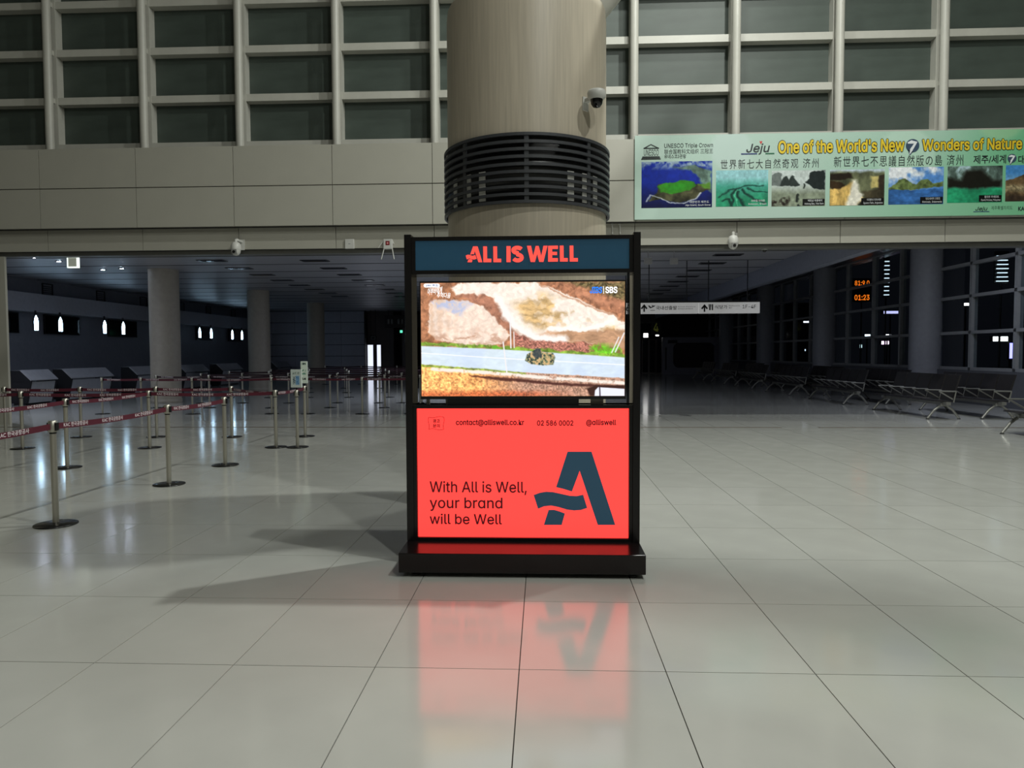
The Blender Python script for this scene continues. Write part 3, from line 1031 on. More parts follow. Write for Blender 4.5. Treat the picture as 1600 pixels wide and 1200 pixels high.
def ph2(u, v):   # river meanders
    n = fbm(u * 100, v * 66, 0.06, 13)
    img = mix(np.zeros(u.shape + (3,)), np.ones(u.shape), (150, 200, 206))
    img = mix(img, np.clip((v - 0.2) * 4, 0, 1), (70, 160, 140))
    img = mix(img, np.clip((v - 0.45) * 3, 0, 1), shade((44, 140, 104), n, 0.25))
    for p, w in (([(0.05, 0.75), (0.25, 0.55), (0.5, 0.45), (0.9, 0.42)], 0.03), ([(0.3, 0.98), (0.35, 0.8), (0.28, 0.66), (0.4, 0.5)], 0.05), ([(0.55, 0.98), (0.5, 0.8), (0.42, 0.7), (0.42, 0.55)], 0.05), ([(0.95, 0.9), (0.75, 0.8), (0.6, 0.65), (0.5, 0.52)], 0.05), ([(0.98, 0.62), (0.75, 0.6), (0.6, 0.5)], 0.03), ([(0.12, 0.85), (0.25, 0.78), (0.3, 0.9)], 0.05)):
        img = mix(img, stroke(u, v, p, w, 0.015), (22, 62, 54))
    img = mix(img, stroke(u, v, [(0.44, 0.98), (0.42, 0.8), (0.35, 0.68), (0.42, 0.5)], 0.02, 0.01), (90, 190, 150))
    return img


def ph3(u, v):   # bay with dark rock stacks and boats
    n = fbm(u * 100, v * 66, 0.08, 23)
    img = mix(np.zeros(u.shape + (3,)), np.ones(u.shape), (196, 206, 204))
    img = mix(img, np.clip((v - 0.4) * 4, 0, 1), shade((140, 150, 130), n, 0.2))
    img = mix(img, inpoly(u, v, [(0.0, 0.12), (0.1, 0.06), (0.18, 0.1), (0.22, 0.3), (0.22, 0.42), (0, 0.44)], 0.01), (110, 118, 116))
    img = mix(img, inpoly(u, v, [(0.15, 0.44), (0.2, 0.3), (0.26, 0.16), (0.3, 0.16), (0.34, 0.28), (0.39, 0.12), (0.44, 0.16), (0.5, 0.36), (0.52, 0.42)], 0.01), (48, 56, 54))
    img = mix(img, inpoly(u, v, [(0.62, 0.36), (0.7, 0.25), (0.68, 0.1), (0.78, 0.02), (1, 0.0), (1, 0.55), (0.8, 0.52), (0.7, 0.42)], 0.01), (34, 42, 42))
    for a, b, w in (((0.5, 0.65), (0.5, 0.85), 0.05), ((0.6, 0.4), (0.6, 0.5), 0.03), ((0.52, 0.95), (0.52, 1.0), 0.05)):
        img = mix(img, stroke(u, v, [a, b], w, 0.01), (40, 46, 42))
    img = mix(img, inpoly(u, v, [(0, 0.76), (0.15, 0.78), (0.34, 0.68), (0.36, 0.8), (0.3, 0.98), (0, 0.98)], 0.02) * np.clip((n - 0.35) * 6, 0, 1), (38, 30, 26))
    return img


def ph4(u, v):   # waterfalls
    n = fbm(u * 100, v * 30, 0.07, 33)
    img = mix(np.zeros(u.shape + (3,)), np.ones(u.shape), shade((92, 96, 72), n, 0.6))
    img = mix(img, np.clip((0.1 - v) * 12, 0, 1), (190, 206, 220))
    img = mix(img, inpoly(u, v, [(0, 0.12), (0.4, 0.1), (0.45, 0.22), (0.2, 0.3), (0, 0.3)], 0.02), (36, 28, 20))
    img = mix(img, inpoly(u, v, [(0.76, 0.2), (0.9, 0.18), (0.9, 0.5), (0.74, 0.52)], 0.02), (190, 176, 112))
    img = mix(img, inpoly(u, v, [(0.9, 0.16), (1, 0.14), (1, 0.7), (0.88, 0.55)], 0.02), (52, 44, 34))
    img = mix(img, inpoly(u, v, [(0.0, 0.55), (0.3, 0.45), (0.44, 0.28), (0.5, 0.6), (0.64, 0.78), (0.5, 1), (0, 1)], 0.02), shade((214, 178, 104), fbm(u * 100, v * 12, 0.12, 43), 0.35))
    img = mix(img, inpoly(u, v, [(0.42, 0.28), (0.48, 0.26), (0.54, 0.55), (0.64, 0.7), (0.52, 1), (0.3, 1), (0.38, 0.6)], 0.03), (232, 228, 214))
    img = mix(img, inpoly(u, v, [(0, 0.3), (0.2, 0.34), (0.28, 0.46), (0.16, 0.56), (0, 0.5)], 0.02), shade((52, 38, 22), n, 0.5))
    img = mix(img, inpoly(u, v, [(0.6, 0.6), (1, 0.55), (1, 1), (0.55, 1), (0.66, 0.78)], 0.03), shade((66, 60, 44), n, 0.6))
    return img


def ph5(u, v):   # sea islands under cloud
    n = fbm(u * 100, v * 66, 0.035, 53)
    img = mix(np.zeros(u.shape + (3,)), np.ones(u.shape), (86, 138, 206))
    img = mix(img, np.clip((n - 0.42) * 6, 0, 1), (232, 236, 242))
    img = mix(img, np.clip((v - 0.58) * 40, 0, 1), shade((52, 98, 160), fbm(u * 40, v * 90, 0.12, 63), 0.35))
    img = mix(img, inpoly(u, v, [(0.0, 0.58), (0.12, 0.46), (0.2, 0.34), (0.3, 0.31), (0.42, 0.4), (0.5, 0.46), (0.58, 0.36), (0.7, 0.34), (0.8, 0.42), (1, 0.4), (1, 0.53), (0.6, 0.57), (0.1, 0.62)], 0.01), shade((96, 112, 66), fbm(u * 100, v * 66, 0.12, 73), 0.7))
    return img


def ph6(u, v):   # cave mouth over green water
    n = fbm(u * 100, v * 40, 0.08, 83)
    img = mix(np.zeros(u.shape + (3,)), np.ones(u.shape), shade((96, 118, 110), n, 0.8))
    img = mix(img, np.clip((n - 0.5) * 6, 0, 1) * np.clip((0.4 - v) * 4, 0, 1), (170, 196, 206))
    img = mix(img, inpoly(u, v, [(0, 0.3), (0.25, 0.4), (0.35, 0.12), (0.6, 0.1), (0.8, 0.36), (1, 0.4), (1, 0.6), (0, 0.62)], 0.05), (26, 26, 20))
    img = mix(img, np.clip((v - 0.56) * 12, 0, 1), shade((40, 150, 106), fbm(u * 20, v * 66, 0.1, 93), 0.3))
    return img


def ph7(u, v):   # table mountain
    n = fbm(u * 100, v * 66, 0.1, 103)
    img = mix(np.zeros(u.shape + (3,)), np.ones(u.shape), (70, 136, 200))
    img = mix(img, np.clip((v - 0.2) * 2, 0, 0.7), (170, 206, 230))
    img = mix(img, inpoly(u, v, [(0, 0.45), (0.2, 0.35), (0.4, 0.25), (0.7, 0.24), (1, 0.4), (1, 1), (0, 1)], 0.01), shade((104, 84, 58), n, 0.5))
    img = mix(img, np.clip((v - 0.5) * 10, 0, 1) * np.clip((0.78 - v) * 10, 0, 1), shade((150, 136, 104), fbm(u * 100, v * 66, 0.2, 113), 0.6))
    img = mix(img, np.clip((v - 0.75) * 8, 0, 1), shade((60, 48, 38), n, 0.5))
    return img


photo(1002.5, 253, 1113, 325, ph1, 150, ('대한민국 제주도', 'Jeju Island, South Korea'), False)
photo(1119, 265.5, 1200.5, 322, ph2, 120, ('브라질 아마존', 'Amazon, Brazil'), False)
photo(1206, 265, 1290, 321, ph3, 120, ('베트남 하롱베이', 'Halong Bay, Viet Nam'))
photo(1297, 263, 1382.5, 319, ph4, 120, ('아르헨티나 이과수폭포', 'Iguazu Falls, Argentina'))
photo(1389, 258.5, 1475, 316.5, ph5, 120, ('인도네시아 코모도', 'Komodo, Indonesia'))
photo(1481, 256, 1567, 313, ph6, 120, ('필리핀 푸에르토', 'Puerto Princesa, Philippines'))
photo(1572, 253.5, 1657, 310, ph7, 120, ('남아프리카공화국', 'Table Mountain, South Africa'))
bt_('lettering', 'UNESCO Triple Crown', 1038, 1114, 223, 231.5, M_BINK, bold=0.01)
bt_('lettering', '联合国教科文组织 三冠王', 1038, 1114, 232, 239.5, M_BINK)
bt_('lettering', '유네스코3관왕', 1038, 1072, 240.5, 247, M_BINK, bold=0.008)
bt_('lettering', '世界新七大自然奇观 济州', 1126, 1279, 246.5, 261.5, M_BINK, space=1.25)
bt_('lettering', '新世界七不思議自然版の島 済州', 1303, 1505, 239.5, 256.5, M_BINK, space=1.2)
bt_('lettering', '제주/세계', 1521, 1572, 237.5, 251, M_BINK, bold=0.015)
bt_('lettering', '대자연경관', 1591, 1650, 237, 250, M_BINK, bold=0.015)
for s, a, b, t, bo in (('One of the World\'s New', 1216, 1413, 215, 236), ('Wonders of Nature', 1441, 1597, 211.5, 230.5)):
    bt_('lettering_outline', s, a - 1.1, b + 1.1, t - 1.1, bo + 1.1, M_BINK, bold=0.12)
    bt_('lettering', s, a, b, t, bo, M_BYEL, YT - 0.003, bold=0.045)
# brush-drawn island name with coloured bars
jj = MB()
text_into(jj, 'Jeju', *[q for q in (bp_(1166, 240)[0], bp_(1203, 240)[0])], bp_(1185, 240)[1], bp_(1185, 222.5)[1], YT, bold=0.02, shear=0.2)
jj.obj('lettering', M_BINK, ban)
for a, b, py, c in ((1158, 1183, 239.3, (38, 52, 110)), (1196, 1210, 238.4, (30, 100, 70))):
    x0, z = bp_(a, py)
    x1, _ = bp_(b, py)
    MB().box(x0, x1, YT - 0.001, YT, z - 0.012, z + 0.012).obj('underline', mat('bar_%d' % a, c), ban)
x, z = bp_(1189, 221)
MB().prism_xz([(x + 0.03 * q[0], z + 0.035 * q[1]) for q in ((0, -1), (0.9, 0.4), (0.5, 1), (0, 0.4), (-0.5, 1), (-0.9, 0.4))], YT - 0.001, YT).obj('heart', mat('heart_red', (200, 50, 50)), ban)
# temple emblem
em = MB()
ex = lambda cx, cy: bp_(980 + cx / 5, 200 + cy / 5)
em.prism_xz([ex(125, 158), ex(185, 124), ex(250, 155), ex(235, 155), ex(185, 132), ex(142, 158)], YT - 0.001, YT)
for k, (ca, cb) in enumerate(((222, 226), (231, 235), (240, 244))):
    p, q = ex(118 - 4 * k, ca), ex(254 + 4 * k, cb)
    em.box(p[0], q[0], YT - 0.001, YT, q[1], p[1])
p, q = ex(128, 160), ex(248, 156)
p0, q0 = ex(128, 155), ex(248, 160)
em.box(p0[0], q0[0], YT - 0.001, YT, min(p0[1], q0[1]), max(p0[1], q0[1]))
x0, zb = ex(130, 216)
x1, zt = ex(246, 166)
text_into(em, 'UNESCO', x0, x1, zb, zt, YT, bold=0.0)
em.obj('emblem', M_BINK, ban)


def seven(px, py, r):
    x, z = bp_(px, py)
    g = MB().prism_xz([(x + r * math.cos(t * PI / 14), z + r * math.sin(t * PI / 14)) for t in range(28)], YT - 0.001, YT)
    g.prism_xz([(x - r * 0.7, z - r * 0.6), (x - r * 0.4, z - r * 1.5), (x + r * 0.1, z - r * 0.9)], YT - 0.001, YT)
    g = g.obj('badge', mat('badge_slate', (60, 78, 100), 0.4), ban)
    MB().prism_xz([(x - r * 0.75, z + r * 0.5), (x - r * 0.2, z + r * 0.8), (x + r * 0.7, z + r * 0.55), (x - r * 0.1, z - r * 0.9), (x - r * 0.45, z - r * 1.35), (x - r * 0.35, z - r * 0.5), (x + r * 0.2, z + r * 0.3), (x - r * 0.7, z + r * 0.3)], YT - 0.003, YT - 0.001).obj('badge_mark', M_BWH, g)


seven(1426, 224, 0.13)
seven(1581.5, 242.5, 0.085)
text_obj('lettering', 'Jeju', M_BINK, ban, bp_(1524, 325)[0], bp_(1543, 325)[0], bp_(1533, 326)[1], bp_(1533, 318.5)[1], YT, bold=0.02, shear=0.2)
x0, z = bp_(1521, 326.5)
x1, _ = bp_(1546, 326)
MB().box(x0, x1, YT - 0.001, YT, z - 0.006, z + 0.006).obj('underline', mat('bar_1158', (38, 52, 110)), ban)
bt_('lettering', '제주특별자치도', 1549, 1582, 317, 323, mat('banner_grey', (70, 110, 90)))
bt_('lettering', 'KAC 한국공항공사', 1591, 1650, 316, 324.5, M_BINK, bold=0.03)

# ==================================================================================
#  QUEUE POSTS with their belts
# ==================================================================================
SH = 0.925
q_base = MB().lathe([(0.172, 0), (0.175, 0.004), (0.172, 0.012), (0.06, 0.02), (0.032, 0.024)], 32).mesh(M_BASE, 'base')
q_post = MB().cyl((0, 0, 0.02), (0, 0, SH - 0.1), 0.026, 16).mesh(M_STEEL, 'post')
q_collar = MB().lathe([(0.029, 0), (0.029, 0.012)], 16, 0, 0, SH - 0.115).mesh(M_BLACK2, 'collar')
q_head = MB().lathe([(0.034, SH - 0.1), (0.036, SH - 0.09), (0.036, SH - 0.006), (0.03, SH)], 18).mesh(M_STEEL, 'head')
q_slot = MB().box(-0.042, 0.042, -0.02, 0.02, SH - 0.088, SH - 0.018).mesh(M_BLACK2, 'cassette')
BELT_TEXT = 'KAC 한국공항공사'
ORD = ['first', 'second', 'third', 'fourth', 'fifth', 'sixth', 'seventh', 'eighth', 'ninth', 'tenth', 'eleventh', 'twelfth']


def queue_post(x, y, label, group, simple=False):
    t = thing('queue_post', (x, y, 0), label, 'queue post', group)
    link('base', q_base, t)
    link('post', q_post, t)
    link('head', q_head, t)
    if not simple:
        link('collar', q_collar, t)
        link('cassette', q_slot, t)
    return t


def belt(a, b, lettered=True, dark=False, step=0.56):
    """belt drawn out of post a and hooked on post b: a part of a"""
    p, q = Vector(a.location), Vector(b.location)
    d = q - p
    ln = d.length
    d.normalize()
    n = Vector((d.y, -d.x, 0))
    mid_ = (p + q) / 2
    flip = n.dot(Vector((0, 0, 0)) - mid_) < 0
    N = 8
    sag = 0.02 * min(1.0, ln / 2)
    zt, zb = SH - 0.026, SH - 0.078
    mb_ = MB()
    vs, fs = [], []
    for i in range(N + 1):
        t = i / N
        s = 0.036 + (ln - 0.072) * t
        dz = -sag * 4 * t * (1 - t)
        for w in (-0.0012, 0.0012):
            for z in (zb, zt):
                vs.append(tuple(d * s + n * w + Vector((0, 0, z + dz))))
    for i in range(N):
        k, l = i * 4, i * 4 + 4
        fs += [(k, k + 1, l + 1, l), (k + 2, l + 2, l + 3, k + 3), (k + 1, k + 3, l + 3, l + 1), (k, l, l + 2, k + 2)]
    fs += [(0, 2, 3, 1), (N * 4, N * 4 + 1, N * 4 + 3, N * 4 + 2)]
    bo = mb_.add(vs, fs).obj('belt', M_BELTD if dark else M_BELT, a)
    if lettered:
        v, f = text_geo(BELT_TEXT, 0.014)
        lo, hi = v.min(0), v.max(0)
        tw = 0.34
        k = tw / (hi[0] - lo[0])
        r = -d if flip else d
        nn = -n if flip else n
        s = 0.14
        while s + tw < ln - 0.05:
            vv = []
            for c in v:
                xx = (c[0] - lo[0]) * k
                sd = ln - (s + xx) if flip else s + xx
                t = (sd - 0.036) / (ln - 0.072)
                dz = -sag * 4 * t * (1 - t)
                vv.append(tuple(d * sd + nn * 0.0024 + Vector((0, 0, zb + 0.011 + dz + (c[1] - lo[1]) * k))))
            MB().add(vv, f).obj('lettering', M_LET, bo)
            s += step
    return bo


G1 = 'steel queue posts with maroon belts at the left'
Q = {}
for key, x, y, lab in (
        ('S0', -4.31, 4.1, 'steel queue post just outside the left edge whose belt enters at the far left'),
        ('S1', -4.31, 5.99, 'nearest and largest steel queue post, standing at the left edge'),
        ('S2', -4.32, 7.9, 'steel queue post second from the front in the nearest belt line'),
        ('S3', -4.30, 9.3, 'steel queue post ending the nearest belt line'),
        ('P0', -6.33, 7.1, 'steel queue post outside the left edge feeding the second belt line'),
        ('S4', -6.33, 9.05, 'steel queue post right behind the nearest post, on the second belt line'),
        ('S6', -6.33, 11.02, 'steel queue post at the corner where the second belt line turns right'),
        ('P1', -10.2, 10.95, 'steel queue post outside the left edge feeding the corner line'),
        ('S5', -8.36, 10.91, 'steel queue post left of the corner post, near the left edge'),
        ('S10', -4.30, 11.12, 'steel queue post where two belts meet, left of the small notice'),
        ('P2', -9.86, 12.46, 'steel queue post in front of the wall jamb at the far left edge'),
        ('S7', -8.42, 12.44, 'steel queue post second from the left in the belt row before the floor strip'),
        ('S8', -7.03, 12.48, 'steel queue post third from the left in the belt row before the floor strip'),
        ('S9', -5.64, 12.49, 'steel queue post at the right end of the belt row before the floor strip'),
        ('S11', -3.95, 11.12, 'steel queue post carrying the wider tilted white notice'),
        ('S12', -4.33, 12.6, 'steel queue post carrying the tall narrow white notice')):
    Q[key] = queue_post(x, y, lab, G1)
for a, b in (('S0', 'S1'), ('S1', 'S2'), ('S2', 'S3'), ('P0', 'S4'), ('S4', 'S6'), ('P1', 'S5'), ('S5', 'S6'), ('S6', 'S10'),
             ('P2', 'S7'), ('S7', 'S8'), ('S8', 'S9'), ('S9', 'S10'), ('S10', 'S12')):
    belt(Q[a], Q[b])
M_NOTE = print_mat('notice_print', 0.0, 0.4)


def note1(u, v):
    img = mix(np.zeros(u.shape + (3,)), np.ones(u.shape), (214, 226, 222))
    n = vnoise(u * 26, v * 30, 5)
    img = mix(img, ((u > 0.2) & (u < 0.45) & (v > 0.36) & (v < 0.84)) * (n > 0.45), (60, 86, 104))
    img = mix(img, ((u > 0.46) & (u < 0.85) & (v > 0.34) & (v < 0.86)) * 0.8, (120, 170, 216))
    img = mix(img, ((u > 0.5) & (u < 0.8) & (v > 0.4) & (v < 0.8)) * (n > 0.55), (70, 120, 170))
    img = mix(img, ((v > 0.14) & (v < 0.28) & (u > 0.15) & (u < 0.85)) * (vnoise(u * 30, v * 14, 9) > 0.5), (120, 140, 130))
    return img


def note2(u, v):
    img = mix(np.zeros(u.shape + (3,)), np.ones(u.shape), (206, 218, 206))
    for z, c in ((0.1, (40, 60, 60)), (0.42, (110, 150, 130)), (0.55, (90, 140, 120)), (0.8, (30, 34, 36))):
        img = mix(img, (np.abs(v - z) < 0.045) * (vnoise(u * 9, v * 40, 3) > 0.4) * (u > 0.12) * (u < 0.8), c)
    return img


for key, w, h, fn, zc, rz in (('S11', 0.20, 0.29, note1, 1.11, -0.25), ('S12', 0.125, 0.40, note2, 1.17, 0.0)):
    t = Q[key]
    MB().cyl((0, 0, SH), (0, 0.0, zc - h / 2 + 0.03), 0.009, 10).obj('stem', M_BLACK2, t)
    bd = bevel(MB().box(-w / 2, w / 2, -0.012, 0.012, zc - h / 2, zc + h / 2).obj('notice_board', mat('notice_white', (206, 216, 210), 0.35), t), 0.003)
    bd.rotation_euler = (0.0, 0, rz)
    print_panel('notice_print', -w / 2 + 0.006, w / 2 - 0.006, zc - h / 2 + 0.006, zc + h / 2 - 0.006, 48, 64, fn, M_NOTE, bd, -0.0128)

G2 = 'dim queue posts in the back hall'
far_rows = ((17.4, (-11.2, -10.2, -8.84, -6.83, -5.91, -4.51, -3.3)),
            (19.4, (-10.9, -9.4, -7.6, -5.95, -4.4, -3.4)),
            (21.3, (-10.55, -9.27, -7.8, -6.3, -5.0, -4.3, -3.7)),
            (24.0, (-10.9, -9.5, -8.1, -6.7, -5.3, -3.9)),
            (27.0, (-10.6, -9.1, -7.6, -6.1, -4.6)),
            (30.5, (-10.3, -8.7, -7.1, -5.5)),
            (34.5, (-10.8, -9.0, -7.2, -5.4)))
for r, (y, xs) in enumerate(far_rows):
    prev = None
    for i, x in enumerate(xs):
        p = queue_post(x, y + 0.04 * math.sin(i * 2.3), '%s post from the left in the %s queue row of the dim back hall' % (ORD[i], ORD[r]), G2, r > 2)
        if prev:
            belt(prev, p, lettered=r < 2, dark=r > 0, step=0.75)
        prev = p

# ==================================================================================
#  BENCHES
# ==================================================================================
SW = 0.56
NS = 5
seat_me = None


def bench_meshes():
    mm = {}
    s = MB()
    vs = [(-0.30, 0.01, 0.43), (-0.02, 0.01, 0.405), (0.2, 0.01, 0.40)]
    # seat shell: front edge at -x
    prof = [(-0.27, 0.405), (-0.25, 0.435), (0.0, 0.415), (0.17, 0.41), (0.17, 0.385), (0.0, 0.39), (-0.25, 0.405)]
    k = MB()
    n = len(prof)
    vv = [(x, 0.02, z) for x, z in prof] + [(x, SW - 0.02, z) for x, z in prof]
    k.add(vv, [tuple(range(n)), tuple(range(n, 2 * n))[::-1]] + [(i, n + i, n + (i + 1) % n, (i + 1) % n) for i in range(n)])
    mm['seat'] = k.mesh(M_SEAT, 'seat')
    prof = [(0.14, 0.43), (0.17, 0.42), (0.22, 0.62), (0.31, 0.93), (0.33, 0.985), (0.29, 0.985), (0.19, 0.65)]
    k = MB()
    n = len(prof)
    vv = [(x, 0.03, z) for x, z in prof] + [(x, SW - 0.03, z) for x, z in prof]
    k.add(vv, [tuple(range(n)), tuple(range(n, 2 * n))[::-1]] + [(i, n + i, n + (i + 1) % n, (i + 1) % n) for i in range(n)])
    mm['backrest'] = k.mesh(M_SEAT, 'backrest')
    k = MB().path([(0.15, 0, 0.38), (0.2, 0, 0.62), (-0.17, 0, 0.63), (0.13, 0, 0.45)], 0.016, 8)
    mm['armrest'] = k.mesh(M_BENCH, 'armrest')
    k = MB().path([(-0.34, 0, 0.02), (-0.2, 0, 0.2), (-0.06, 0, 0.31), (0.06, 0, 0.31), (0.2, 0, 0.2), (0.34, 0, 0.02)], 0.027, 10)
    k.box(-0.09, 0.09, -0.05, 0.05, 0.29, 0.36)
    mm['leg'] = k.mesh(M_BENCH, 'leg')
    mm['glide'] = MB().lathe([(0.035, 0), (0.035, 0.012), (0.02, 0.022)], 12).mesh(M_BLACK2, 'glide')
    mm['beam'] = MB().box(-0.05, 0.05, -0.08, NS * SW + 0.08, 0.32, 0.39).mesh(M_BENCH, 'beam')
    return mm


BM = bench_meshes()


def bench(x, y, label):
    b = thing('airport_bench', (x, y, 0), label, 'bench', 'rows of black waiting benches')
    link('beam', BM['beam'], b)
    for k in (0.12, NS * SW - 0.12):
        lg = link('leg', BM['leg'], b, (0, k, 0))
        for s in (-0.34, 0.34):
            link('glide', BM['glide'], lg, (s, 0, 0))
    for i in range(NS):
        link('seat', BM['seat'], b, (0, i * SW, 0))
        link('backrest', BM['backrest'], b, (0, i * SW, 0))
    for i in range(NS + 1):
        link('armrest', BM['armrest'], b, (0, i * SW, 0))
    return b


bench(8.66, 10.42, 'nearest black waiting bench cut off by the right edge')
for k in range(6):
    bench(8.87, 15.86 + 4.4 * k, '%s black waiting bench from the front in the row nearest the aisle' % ORD[k])
for k in range(5):
    bench(10.05, 15.86 + 4.4 * k, '%s black waiting bench from the front in the row along the windows' % ORD[k])

# ==================================================================================
#  BACK HALL, left: columns, check-in desks, lit signs
# ==================================================================================
for i, y in enumerate((21.65, 29.0, 36.4)):
    c = thing('hall_column', (-11.85, y, 0), ('nearest', 'middle', 'farthest')[i] + ' pale round column beside the check-in desks', 'column', 'columns beside the desks')
    MB().lathe([(0.44, 0.12), (0.44, ZC)], 40, caps=False).obj('shaft', M_COLB, c)
    MB().lathe([(0.45, 0), (0.455, 0.01), (0.455, 0.11), (0.44, 0.12)], 40).obj('foot_ring', M_COLB, c)
for i, y in enumerate((22.8, 30.8, 38.8, 47.0)):
    c = thing('hall_column', (12.05, y, 0), '%s pale round column from the front in the window wall' % ORD[i], 'column', 'columns in the window wall')
    MB().lathe([(0.46, 0.12), (0.46, 5.05)], 40, caps=False).obj('shaft', mat('window_column', (150, 152, 160), 0.5), c)
    MB().lathe([(0.47, 0), (0.475, 0.11), (0.46, 0.12)], 40).obj('foot_ring', M_COLB, c)

XC = -15.3


def desk(y0, y1, label):
    d = thing('check_in_desk', (XC, y0, 0), label, 'counter', 'check-in desks')
    L = y1 - y0
    # side profile (x, z): front leans, dark ends
    prof = [(-0.12, 0.06), (0.02, 0.72), (0.02, 0.76), (-0.28, 1.04), (-0.62, 1.04), (-0.62, 0.06)]
    n = len(prof)
    for (a, b, nm) in ((0.0, 0.05, 'end_panel'), (L - 0.05, L, 'end_panel')):
        MB().add([(x, a, z) for x, z in prof] + [(x, b, z) for x, z in prof],
                 [tuple(range(n)), tuple(range(n, 2 * n))[::-1]] + [(i, n + i, n + (i + 1) % n, (i + 1) % n) for i in range(n)]).obj(nm, M_COUNTERD, d)
    MB().add([(-0.14, 0.05, 0.06), (0.0, 0.05, 0.70), (0.0, L - 0.05, 0.70), (-0.14, L - 0.05, 0.06), (-0.18, 0.05, 0.06), (-0.04, 0.05, 0.70), (-0.04, L - 0.05, 0.70), (-0.18, L - 0.05, 0.06)],
             [(0, 3, 2, 1), (4, 5, 6, 7), (0, 1, 5, 4), (2, 3, 7, 6), (1, 2, 6, 5), (0, 4, 7, 3)]).obj('front_panel', M_COUNTER, d)
    MB().add([(0.05, -0.02, 0.76), (0.05, L + 0.02, 0.76), (-0.27, L + 0.02, 1.06), (-0.27, -0.02, 1.06), (0.02, -0.02, 0.735), (0.02, L + 0.02, 0.735), (-0.30, L + 0.02, 1.035), (-0.30, -0.02, 1.035)],
             [(0, 1, 2, 3), (4, 7, 6, 5), (0, 4, 5, 1), (2, 6, 7, 3), (1, 5, 6, 2), (0, 3, 7, 4)]).obj('sloping_panel', M_COUNTER, d)
    MB().box(-0.62, -0.28, 0.05, L - 0.05, 1.02, 1.045).obj('top', M_COUNTER, d)
    MB().box(-0.58, -0.2, 0.05, L - 0.05, 0.0, 0.06).obj('plinth', M_COUNTERD, d)
    return d


for k, (a, b) in enumerate(((20.37, 21.5), (22.2, 24.4), (25.9, 28.1), (29.5, 31.6), (33.0, 35.2), (39.9, 42.2))):
    desk(a, b, '%s white check-in desk from the front, with dark end panel' % ORD[k])

M_LIT = mat('sign_light', (255, 255, 255), emit=(0.5, 0.76, 1.0), estr=16.0)
sy = [23.26, 24.47, 27.01, 28.24, 34.68, 35.91, 38.4, 39.65]
glyph = [(-0.065, -0.25), (0.065, -0.25), (0.07, 0.05), (0.05, 0.16), (0.0, 0.26), (-0.05, 0.16), (-0.07, 0.05)]
for k, y in enumerate(sy):
    t = thing('lit_sign', (-17.2, y, 2.6), '%s glowing white counter sign from the front on the check-in wall' % ORD[k], 'sign', 'glowing counter signs')
    t.rotation_euler = (0, 0, PI / 2 - 0.35)
    MB().prism_xz([(x * 1.3, z * 1.12) for x, z in glyph], 0.0, 0.05).obj('housing', M_COUNTERD, t)
    MB().prism_xz(glyph, -0.008, 0.0).obj('lit_face', M_LIT, t)
    MB().box(-0.02, 0.02, 0.0, 0.04, 0.27, 0.42).obj('hanger', M_COUNTERD, t)
for k, (a, b) in enumerate(((22.3, 23.15), (24.4, 26.3), (28.1, 30.1), (31.8, 33.6), (35.4, 37.1), (39.1, 40.8))):
    t = thing('wall_screen', (-17.78, a, 2.25), '%s dark switched-off screen from the front on the check-in wall' % ORD[k], 'screen', 'dark screens on the check-in wall')
    MB().box(0, 0.06, 0, b - a, 0, 0.7).obj('casing', M_BLACK2, t)
    MB().box(0.058, 0.066, 0.03, b - a - 0.03, 0.03, 0.67).obj('glass', mat('screen_glass', (14, 15, 18), 0.1), t)
for k, y in enumerate((24.4, 27.45, 30.5, 33.8, 36.6, 39.6)):
    t = thing('air_vent', (-17.8, y, 3.65), '%s dark square vent from the front above the check-in bulkhead' % ORD[k], 'vent', 'vents above the bulkhead')
    MB().frame(0, 0.55, 0, 0.42, 0.04, -0.03, 0.0).obj('frame', M_COUNTERD, t, rotz=PI / 2)
    for z in (0.08, 0.15, 0.22, 0.29):
        MB().box(0.04, 0.51, -0.02, 0.0, z, z + 0.03).obj('slat', M_BLACK2, t, rotz=PI / 2)

# unlit recessed ceiling lights
cl_f = MB().box(-0.38, 0.38, -0.17, 0.17, -0.02, 0.0).mesh(mat('fixture_frame', (70, 70, 76), 0.4, metal=0.5), 'frame')
cl_l = MB().box(-0.34, 0.34, -0.13, 0.13, -0.026, -0.019).mesh(mat('fixture_lens', (26, 26, 30), 0.2), 'lens')
for xr, yr, nm in ((-9.32, 19.6, 'over the queue posts'), (-6.45, 19.82, 'left of the stand'), (5.02, 19.45, 'right of the stand')):
    for k in range(8):
        t = thing('ceiling_light', (xr, yr + 1.79 * k, ZC), '%s unlit ceiling light from the front in the row %s' % (ORD[k], nm), 'ceiling light', 'unlit ceiling lights')
        link('frame', cl_f, t)
        link('lens', cl_l, t)
M_SPOT = mat('spot_light', (255, 255, 255), emit=(0.70, 0.82, 1.0), estr=120.0)
for k, (px, py) in enumerate(((52, 402), (92, 408), (161, 421), (190, 419), (326, 407), (366, 419), (375, 419.5))):
    d = _f + _r * (px - 800) / FPX + _u * (600 - py) / FPX
    s = (ZC - EYE) / d[2]
    t = thing('downlight', (d[0] * s, d[1] * s, ZC), '%s tiny lit downlight from the left in the low ceiling' % ORD[k], 'downlight', 'lit downlights')
    MB().lathe([(0.09, -0.015), (0.1, 0.0)], 16).obj('rim', M_COUNTERD, t)
    MB().lathe([(0.045, -0.02), (0.05, -0.014)], 14).obj('bulb', M_SPOT, t)

